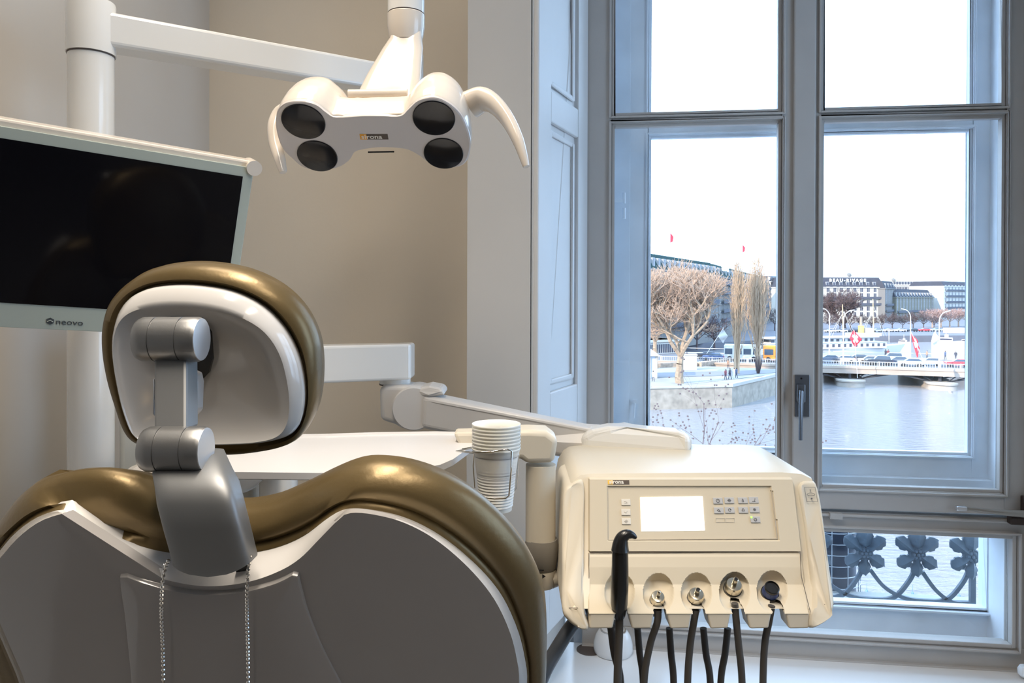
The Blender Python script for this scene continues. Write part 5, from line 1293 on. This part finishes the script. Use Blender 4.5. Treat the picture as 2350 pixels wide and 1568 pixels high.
# ---- buildings
def building(label, pxa, Da, pxb, Db, z0, z1, cols, floors, depth, wm, rm, rh=4, inset=2.5, win=(1.1, 1.9), balc=(), sign=None, dorm=True, fl0=.12, group=None, name='building', side=0, end_px=None, frames=False):
    a = XYat(pxa, Da); b = XYat(pxb, Db); L = (b-a).length; ex = (b-a).normalized(); rz = math.atan2(ex.y, ex.x)
    t = thing(name, label, 'building', V((a.x, a.y, z0)), rz, group); H = z1-z0
    def mk(nm, mb, m, **k):
        o = mb.build(nm, m, None, **k); o.parent = t; return o
    mb = MB(); mb.box((0, 0, 0), (L, depth, H)); mb.box((-.3, -.4, H-.5), (L+.3, depth+.4, H))
    for f in balc: mb.box((-.1, -.25, H*(fl0+(1-fl0)*f/floors)-.35), (L+.1, 0, H*(fl0+(1-fl0)*f/floors)-.05))
    mk('wall', mb, wm, smooth=False)
    if rm:
        mb = MB(); mb.hexa([V((0,0,H)), V((L,0,H)), V((L,depth,H)), V((0,depth,H)), V((inset*.5,inset,H+rh)), V((L-inset*.5,inset,H+rh)), V((L-inset*.5,depth-inset,H+rh)), V((inset*.5,depth-inset,H+rh))]); mk('roof', mb, rm, smooth=False)
    w_, h_ = win; proto = None; nW = 0
    fh = H*(1-fl0)/floors
    def place(nm, x, z, src):
        c = src.copy(); COL.objects.link(c); c.parent = t; c.location = (x, src.location.y, z); return c
    for f in range(floors):
        for k in range(cols):
            if nW >= 98: break
            x = L*(k+.5)/cols; z = H*fl0+fh*f+fh*.2
            if proto is None:
                mb = MB(); mb.cur = 0; mb.box((x-w_/2, -.06, z), (x+w_/2, .05, z+h_)); mb.cur = 1; mb.box((x-w_/2-.18, -.12, z-.2), (x+w_/2+.18, -.0, z)); mb.box((x-w_/2-.18, -.12, z+h_), (x+w_/2+.18, 0, z+h_+.25)); mb.box((x-.05, -.09, z), (x+.05, 0, z+h_))
                mb.box((x-w_/2-.18, -.10, z), (x-w_/2, .0, z+h_)); mb.box((x+w_/2, -.10, z), (x+w_/2+.18, .0, z+h_))
                proto = mk('window', mb, [m_win, m_winf if frames else wm], smooth=False)
            else: place('window', x, z-.2, proto)
            nW += 1
    if rm and dorm:
        dp = None
        for k in range(cols):
            x = L*(k+.5)/cols
            if dp is None:
                mb = MB(); mb.cur = 0; mb.box((x-.55, inset*.18-.05, H+.5), (x+.55, inset*.6, H+min(rh-.6, 2.4))); mb.cur = 1; mb.box((x-.85, inset*.18, H+.3), (x+.85, inset*.9, H+min(rh-.4, 2.7)))
                dp = mk('dormer', mb, [m_win, m_winf], smooth=False)
            else: place('dormer', x, dp.location.z, dp)
    bp_ = None
    for f in balc:
        z = H*fl0+fh*f+fh*.2-.25
        mb = MB(); mb.box((L*.03, -1.0, z-.2), (L*.97, 0, z)); mb.box((L*.03, -1.0, z), (L*.97, -.92, z+1.0)); mk('balcony', mb, m_balc, smooth=False)
    if sign:
        txt, size, x, z, m, y = sign
        text_mesh(txt, size, V((0,0,0))+V((a.x, a.y, z0))+ex*x+V((ex.y, -ex.x, 0))*(-y)+V((0,0,z)), ex, UP, m, 'sign_lettering', None, depth=.15, bold=.03, space=1.5 if len(txt) > 8 else 1.05, sx=1.0 if len(txt) > 8 else 2.5)
        o = bpy.context.scene.objects[-1] if False else [q for q in COL.objects if q.name.startswith('sign_lettering') and q.parent is None][-1]
        q = wloc(t).inverted() @ o.location; o.parent = t; o.location = q; o.rotation_euler = (0, 0, -rz)
    return t, L, H
rz_s = m_flagw
def zat(py, D): return EZ-(py-684)/F*D
# far left hotel row (behind the trees), receding to the right
def Dfor(py): return 10.3*F/(684-py)*1.0
ztopL = EZ+10.0
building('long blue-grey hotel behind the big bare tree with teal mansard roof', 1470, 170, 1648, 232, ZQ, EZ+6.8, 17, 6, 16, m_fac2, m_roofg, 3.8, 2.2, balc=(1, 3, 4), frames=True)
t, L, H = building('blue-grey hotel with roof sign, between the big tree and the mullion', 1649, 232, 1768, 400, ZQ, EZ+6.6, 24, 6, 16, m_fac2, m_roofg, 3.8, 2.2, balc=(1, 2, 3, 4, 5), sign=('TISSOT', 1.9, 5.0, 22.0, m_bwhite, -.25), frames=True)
building('pale distant block at the left side of the window mullion', 1768, 420, 1800, 430, ZQ, EZ+9, 7, 6, 14, m_facw, m_roof, 3, 2, frames=False, balc=(3,))
building('low pale house front between the hotel and the mullion', 1470, 160, 1560, 166, ZQ, EZ-9.5, 9, 1, 8, m_facw, None)
# grand hotel with roof lettering
t, L, H = building('grand pale hotel with slate mansard and roof lettering in the right pane', 1800, 400, 2031, 400, ZQ, EZ+5.6, 15, 5, 30, m_fac, m_roof, 5.2, 3.5, win=(1.5, 2.6), balc=(3, 2), sign=('BEAU-RIVAGE', 2.3, 24.5, 22.0, m_bwhite, .6))
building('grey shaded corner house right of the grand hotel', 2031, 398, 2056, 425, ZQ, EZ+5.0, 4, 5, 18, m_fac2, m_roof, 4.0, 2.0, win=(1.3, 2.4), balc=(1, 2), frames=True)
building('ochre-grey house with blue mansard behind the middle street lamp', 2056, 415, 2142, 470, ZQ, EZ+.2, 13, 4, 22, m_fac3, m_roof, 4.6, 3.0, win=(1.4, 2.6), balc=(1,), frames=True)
building('long cream block with penthouse floors far behind the mansard house', 2050, 520, 2180, 520, ZQ, EZ+8.6, 20, 5, 25, m_facw, m_facw, 3.0, 4.0, win=(2.0, 1.8), dorm=True)
building('white modern block with regular windows at the right pane edge', 2166, 470, 2300, 520, ZQ, EZ+7.4, 19, 5, 22, m_facw, m_roof, 3.0, 2.5, win=(1.5, 3.2), dorm=False, balc=(1,2,3,4))
# rooftop flags
for lab, px, py, hz, D, m in (('tiny red flag on a tall mast above the big bare tree', 1540, 536, 18, 215, m_red), ('tiny red flag on a mast above the lettered blue-grey hotel', 1706, 563, 16, 270, m_red)):
    t = thing('flag', lab, 'flag', PD(px-1, py+45, D)); mb = MB(); a = PD(px-2, py-2, D); mb.tube([a, V((a.x, a.y, PD(px, 600 if px < 1600 else 620, D).z))], .06, 5); mb.build('flag_pole', m_lamp, t)
    mb = MB(); mb.prism([a, a+CAMR*1.0-UP*1.2, a+CAMR*.8-UP*2.6, a-UP*3.0, a-UP*1.0], CAMF*.05); mb.build('cloth', m, t, smooth=False)
# parasol-roof mast, satellite dishes on the roofs
for lab, px, py, D in (('small satellite dish on the grand hotel roof', 1949, 631, 405), ('small satellite dish above the shaded corner house', 2051, 643, 430)):
    q = PD(px, py, D); mb = MB(); mb.lathe(q, [(.1, .5), (.9, .2), (1.3, -.1)], 14, (CAMF*-1+UP*.4)); mb.tube([q, q-UP*3.0], .12, 5); tag(mb.build('satellite_dish', m_fac2), lab, 'satellite dish')

# quay embankment on the far side
mb = MB(); a, b = XYat(1250, 300), XYat(2700, 330)
q0, q1 = XYat(1200, 262), XYat(1800, 300); q2, q3 = XYat(2050, 330), XYat(2600, 380)
pl = [V((p_.x, p_.y, ZWAT-1)) for p_ in (XYat(1100, 170), XYat(1760, 236), XYat(1850, 258), XYat(2060, 264), XYat(2500, 275), XYat(2500, 700), XYat(1100, 700))]
mb.prism(pl, (0, 0, ZQ-ZWAT+1-.03)); qe = tag(mb.build('far_quay', mat('far_quay_stone', (.12, .12, .14), .9, var=.1, vscale=.2), smooth=False), 'long stone quay carrying the far hotels beyond the river', 'quay')

# row of dark winter trees along the far quay
protoT = None; rnd = random.Random(21)
def far_tree(label, px, D, hgt, dark, grp, wd=1.0):
    global protoT
    key_ = 'd' if dark else 'p'
    if protoT is None: protoT = {}
    base = XYat(px, D); base.z = ZQ
    if key_ not in protoT:
        mb, tw = MB(), MB(); r2 = random.Random(5 if dark else 6)
        seg(mb, V((0,0,0)), V((0,0,2.8)), .3, .22, 6)
        for i in range(6):
            a = i*1.05; grow(mb, tw, V((0,0,2.6)), V((math.cos(a)*.75, math.sin(a)*.75, .7)), 2.6, .15, 3, r2, .12, .75, 3, .055)
        o1 = mb.build('trunk', m_twigd if dark else m_twig, smooth=False, fix=False); o2 = tw.build('twigs', m_twigd if dark else mat('pink_twigs', (.30, .19, .16), .9), smooth=False, fix=False)
        protoT[key_] = (o1, o2); first = True
    else: first = False
    t = thing('winter_tree', label, 'tree', base, rnd.random()*6, grp); t.scale = (wd*hgt/9,)*2+(hgt/9,)
    for o in protoT[key_]:
        c = o if first else o.copy()
        if not first: COL.objects.link(c)
        c.parent = t
names = ['leftmost', 'second', 'third', 'fourth', 'fifth', 'sixth', 'seventh', 'eighth', 'ninth', 'tenth', 'eleventh', 'twelfth', 'thirteenth', 'fourteenth']
for k in range(12): far_tree(f'dark bare tree on the far quay behind the steamer, {names[k]} from the left', 1880+k*24, 300+k*2, 6.3+rnd.uniform(-.8, .8), True, 'dark winter trees along the far quay')
for k in range(6): far_tree(f'pinkish clipped bare tree below the white block, {names[k]} from the left', 2140+k*20, 335+k*3, 8.6, False, 'pinkish trees at the right of the far quay', 1.25)
tree('plane_tree', 'tall dark bare tree rising in front of the grand hotel', XYat(1938, 310)+V((0,0,ZQ)), 19, 5, 31, m_twigd, m_twigd, spread=.62, trunk=.12, r=.7, minr=.05, up_=.12, lf=.27)
for k, px in enumerate((1600, 1640, 1778)): far_tree(f'dark bare tree before the blue-grey hotels, {names[k]} from the left', px, 190 if px < 1700 else 300, 8.5, True, 'dark trees before the blue-grey hotels')
# parked cars along the quay, seen as a glittering row
pc_ = [('white', (.8, .8, .8)), ('silver', (.62, .64, .68)), ('black', (.03, .035, .05)), ('red', (.65, .05, .06)), ('grey', (.32, .34, .38))]
pos = ['behind the stern of the steamer', 'behind the steamer funnel', 'between the steamer masts', 'right of the steamer mast', 'left of the middle street lamp', 'right of the middle street lamp', 'under the bandstand trees', 'near the pavilion', 'left of the rightmost street lamp', 'behind the white tour boat', 'right of the white tour boat', 'at the right pane edge']
for k in range(12):
    q = XYat(1905+k*27, 286+k*1.2); q.z = ZQ; c_ = pc_[k % 5]
    car(f'{c_[0]} parked car on the far quay {pos[k]}', 0, 0, c_, group='cars parked along the far quay', at=q, rz=YAW+.05)

# ---- boats
def hull(t, P0, ex, L, Bm, h, m, nm='hull', bow=1.5, n=16):
    ey = V((-ex.y, ex.x, 0)); rings = []
    for k in range(n+1):
        u = k/n; wdt = Bm/2*(math.sin(min(1, (u*1.15+.12))*math.pi/2) if u < .6 else max(.03, math.cos((u-.6)/.4*math.pi/2)**.7)); sh = h*(1+.35*max(0, (u-.55)/.45)**2+.08*max(0, (.2-u)/.2))
        x = L*u; lean = .06*L*(max(0, (u-.85)/.15))
        c = P0+ex*x
        rings.append([c+ey*wdt*.75-UP*.6, c+ex*lean+ey*wdt+UP*sh, c+ex*lean-ey*wdt+UP*sh, c-ey*wdt*.75-UP*.6])
    mb = MB(); mb.loft(rings); return mb.build(nm, m, t, ang=50)
def deckbox(mb, P0, ex, x0, x1, w_, z0, z1):
    ey = V((-ex.y, ex.x, 0)); mb.hexa([P0+ex*a+ey*b+UP*c for a, b, c in ((x0,-w_/2,z0),(x1,-w_/2,z0),(x1,w_/2,z0),(x0,w_/2,z0),(x0,-w_/2,z1),(x1,-w_/2,z1),(x1,w_/2,z1),(x0,w_/2,z1))])
D_s = 226; P0 = XYat(1735, 198); P0.z = ZWAT; P1 = XYat(2060, 212); P1.z = ZWAT; ex = (P1-P0).normalized(); LS = (P1-P0).length
st = thing('paddle_steamer', 'white paddle steamer with yellow funnel moored behind the bridge', 'steamship', (P0+P1)/2)
hull(st, P0, ex, LS, 6.5, 2.0, m_boat)
sx = lambda px: ((px-PX0)/F*207 - (P0-EYE).dot(CAMR))/ex.dot(CAMR)
mb = MB(); deckbox(mb, P0, ex, 2, sx(2028), 6.3, 1.9, 3.5); mb.build('main_deckhouse', m_boat, st, smooth=False)
mb = MB(); deckbox(mb, P0, ex, 3, sx(2000), 5.0, 3.6, 4.9); mb.build('upper_deckhouse', m_boat, st, smooth=False)
mb = MB(); deckbox(mb, P0, ex, 1, sx(2006), 6.8, 4.9, 5.1); deckbox(mb, P0, ex, 1, sx(2030), 6.6, 3.5, 3.62); mb.build('canopy', m_flagw, st, smooth=False)
mb = MB(); deckbox(mb, P0, ex, sx(1953), sx(2022), 4.2, 5.1, 6.0); deckbox(mb, P0, ex, sx(1990), sx(2003), 3.2, 6.0, 7.4); mb.build('bridge_house', m_boat, st, smooth=False)
mb = MB(); x = 3
while x < sx(2024):
    deckbox(mb, P0, ex, x, x+.8, 6.36, 2.4, 3.2)
    if x < sx(1996): deckbox(mb, P0, ex, x, x+1.0, 5.06, 3.9, 4.6)
    x += 1.9
mb.build('cabin_windows', m_win, st, smooth=False)
mb = MB(); fx = P0+ex*sx(1981); fx.z = ZWAT+5.0; mb.lathe(fx, [(.75, 0), (.75, 2.8), (.8, 2.85), (.8, 3.0)], 24); mb.build('funnel', mat('funnel_yellow', (.80, .50, .12), .5), st, ang=40)
mb = MB(); mb.lathe(fx+V((0,0,3.0)), [(.38, 0), (.34, 2.5), (.4, 2.6)], 20); mb.build('funnel_pipe', mat('funnel_dark', (.30, .25, .20), .5), st, ang=40)
mt_ = mat('mast_wood', (.75, .48, .22), .6)
for px, hz in ((1934, 14.0), (2016, 15.5)):
    m0 = P0+ex*sx(px); m0.z = ZWAT+4; mb = MB(); mb.tube([m0, m0+V((0,0,hz-4))-ex*.4], [.18, .10], 8); o = mb.build('mast', mt_, st)
    mb = MB()
    for dx in (-5, -4, 3.5, 4.5): mb.tube([m0+V((0,0,(hz-4)*.8)), m0+ex*dx+V((0,0,.9))], .05, 4)
    mb.build('rigging', m_fac, o)
mb = MB(); q = P0+ex*(LS-3); q.z = ZWAT+3; mb.tube([q, q+V((0,0,4))], .12, 6); mb.build('bow_staff', m_boat, st)
def smallboat(label, pxa, pxb, D, h, cab, group=None):
    a = XYat(pxa, D); a.z = ZWAT; b = XYat(pxb, D-4); b.z = ZWAT; e = (b-a).normalized(); L = (b-a).length
    t = thing('boat', label, 'boat', (a+b)/2, 0, group); hull(t, a, e, L, L*.26, h, m_boat)
    if cab:
        mb = MB(); deckbox(mb, a, e, L*.12, L*.72, L*.19, h, h+cab); mb.build('cabin', m_boat, t, smooth=False, bevel=.1)
        mb = MB(); deckbox(mb, a, e, L*.15, L*.69, L*.195, h+cab*.3, h+cab*.75); mb.build('cabin_windows', m_win, t, smooth=False)
        mb = MB(); deckbox(mb, a, e, L*.45, L*.58, L*.12, h+cab, h+cab*1.8); q = a+e*L*.5; mb.tube([q+UP*(h+cab*1.8), q+UP*(h+cab*3.6)], .08, 5); mb.build('wheelhouse', m_boat, t, smooth=False)
smallboat('white tour boat moored right of the last street lamp', 2138, 2206, 256, 1.0, 1.3)
smallboat('small white boat at the right pane edge beside the tour boat', 2205, 2238, 252, 1.1, .8)
smallboat('low blue-and-white covered boat left of the middle street lamp', 2062, 2088, 256, .7, .7)
# jetty sheds
q = XYat(2175, 282); M = Matrix.Translation(V((q.x, q.y, ZQ))) @ Matrix.Rotation(YAW, 4, 'Z'); mb = MB(); mb.box((0, 0, 0), (7.0, 3, 2.0), M)
tag(mb.build('quay_shed', m_facw, smooth=False), 'long white shed on the far quay above the tour boat', 'shed')
# gulls and buoys
for lab, px, py in (('white gull gliding over the dark water under the right pier', 2228, 905), ('white gull low over the water left of the pane edge', 2182, 902)):
    q = PZ(px, py, ZWAT+.6); mb = MB(); mb.ball(q, .16, 5, (2.0, .8, .8)); mb.add([q, q+V((.3,.2,0)), q+V((.1,1.0,.35)), q+V((-.2,.3,0)), q+V((-.1,-.9,.4)), q+V((.3,-.2,0))], [(0,1,2,3),(0,3,4,5)]); tag(mb.build('gull', m_boat), lab, 'gull')
for lab, px, py in (('small blue float on the water, leftmost of four seen through the railing', 1989, 1362), ('small blue float beneath the middle rosette scrolls', 2094, 1367), ('small blue float just left of the railing end post', 2201, 1373), ('small blue float right of the railing end post', 2256, 1376)):
    q = PZ(px, py, ZWAT); mb = MB(); mb.lathe(q, [(.06, 0), (.07, .02), (.07, .16), (.05, .19)], 12); mb.tube([q+V((0,0,.15)), q+V((0,0,.55))], .012, 5); tag(mb.build('float', mat('float_blue', (.08, .16, .30), .5)), lab, 'float')
# bare branches reaching up outside the left pane
brn = thing('bare_branch', 'thin dark bare branches with buds reaching up outside the left pane', 'branch', PD(1660, 1020, 9))
rnd = random.Random(12); mb, bd_ = MB(), MB()
def twig(p, ang, L, r, lev):
    q = p; a = ang
    for k in range(6):
        a += rnd.gauss(0, .10); nq = q + (CAMR*math.cos(a)+UP*math.sin(a)+CAMF*rnd.gauss(0,.12))*L/6; seg(mb, q, nq, r, r*.88, 4); r *= .88; q = nq
        if lev and rnd.random() < .75: twig(q, a+rnd.choice((-1, 1))*rnd.uniform(.3, .8), L*.5, r*.6, lev-1)
        if lev < 2 and rnd.random() < .22: bd_.ball(q, .012, 4)
    bd_.ball(q, .013, 4)
for x0, y0, an, L in ((1640, 1120, .75, 1.1), (1600, 1100, 2.3, .8), (1690, 1120, .9, .9), (1620, 1110, 1.75, 1.0), (1560, 1110, 2.0, .7), (1660, 1150, 1.1, 1.0), (1700, 1130, .55, .8), (1580, 1130, 1.2, 1.0)):
    twig(PD(x0, y0, 9+rnd.random()), an, L, .009, 2)
mb.build('stems', m_twigd, brn, smooth=False, fix=False); bd_.build('buds', m_twigd, brn, fix=False)
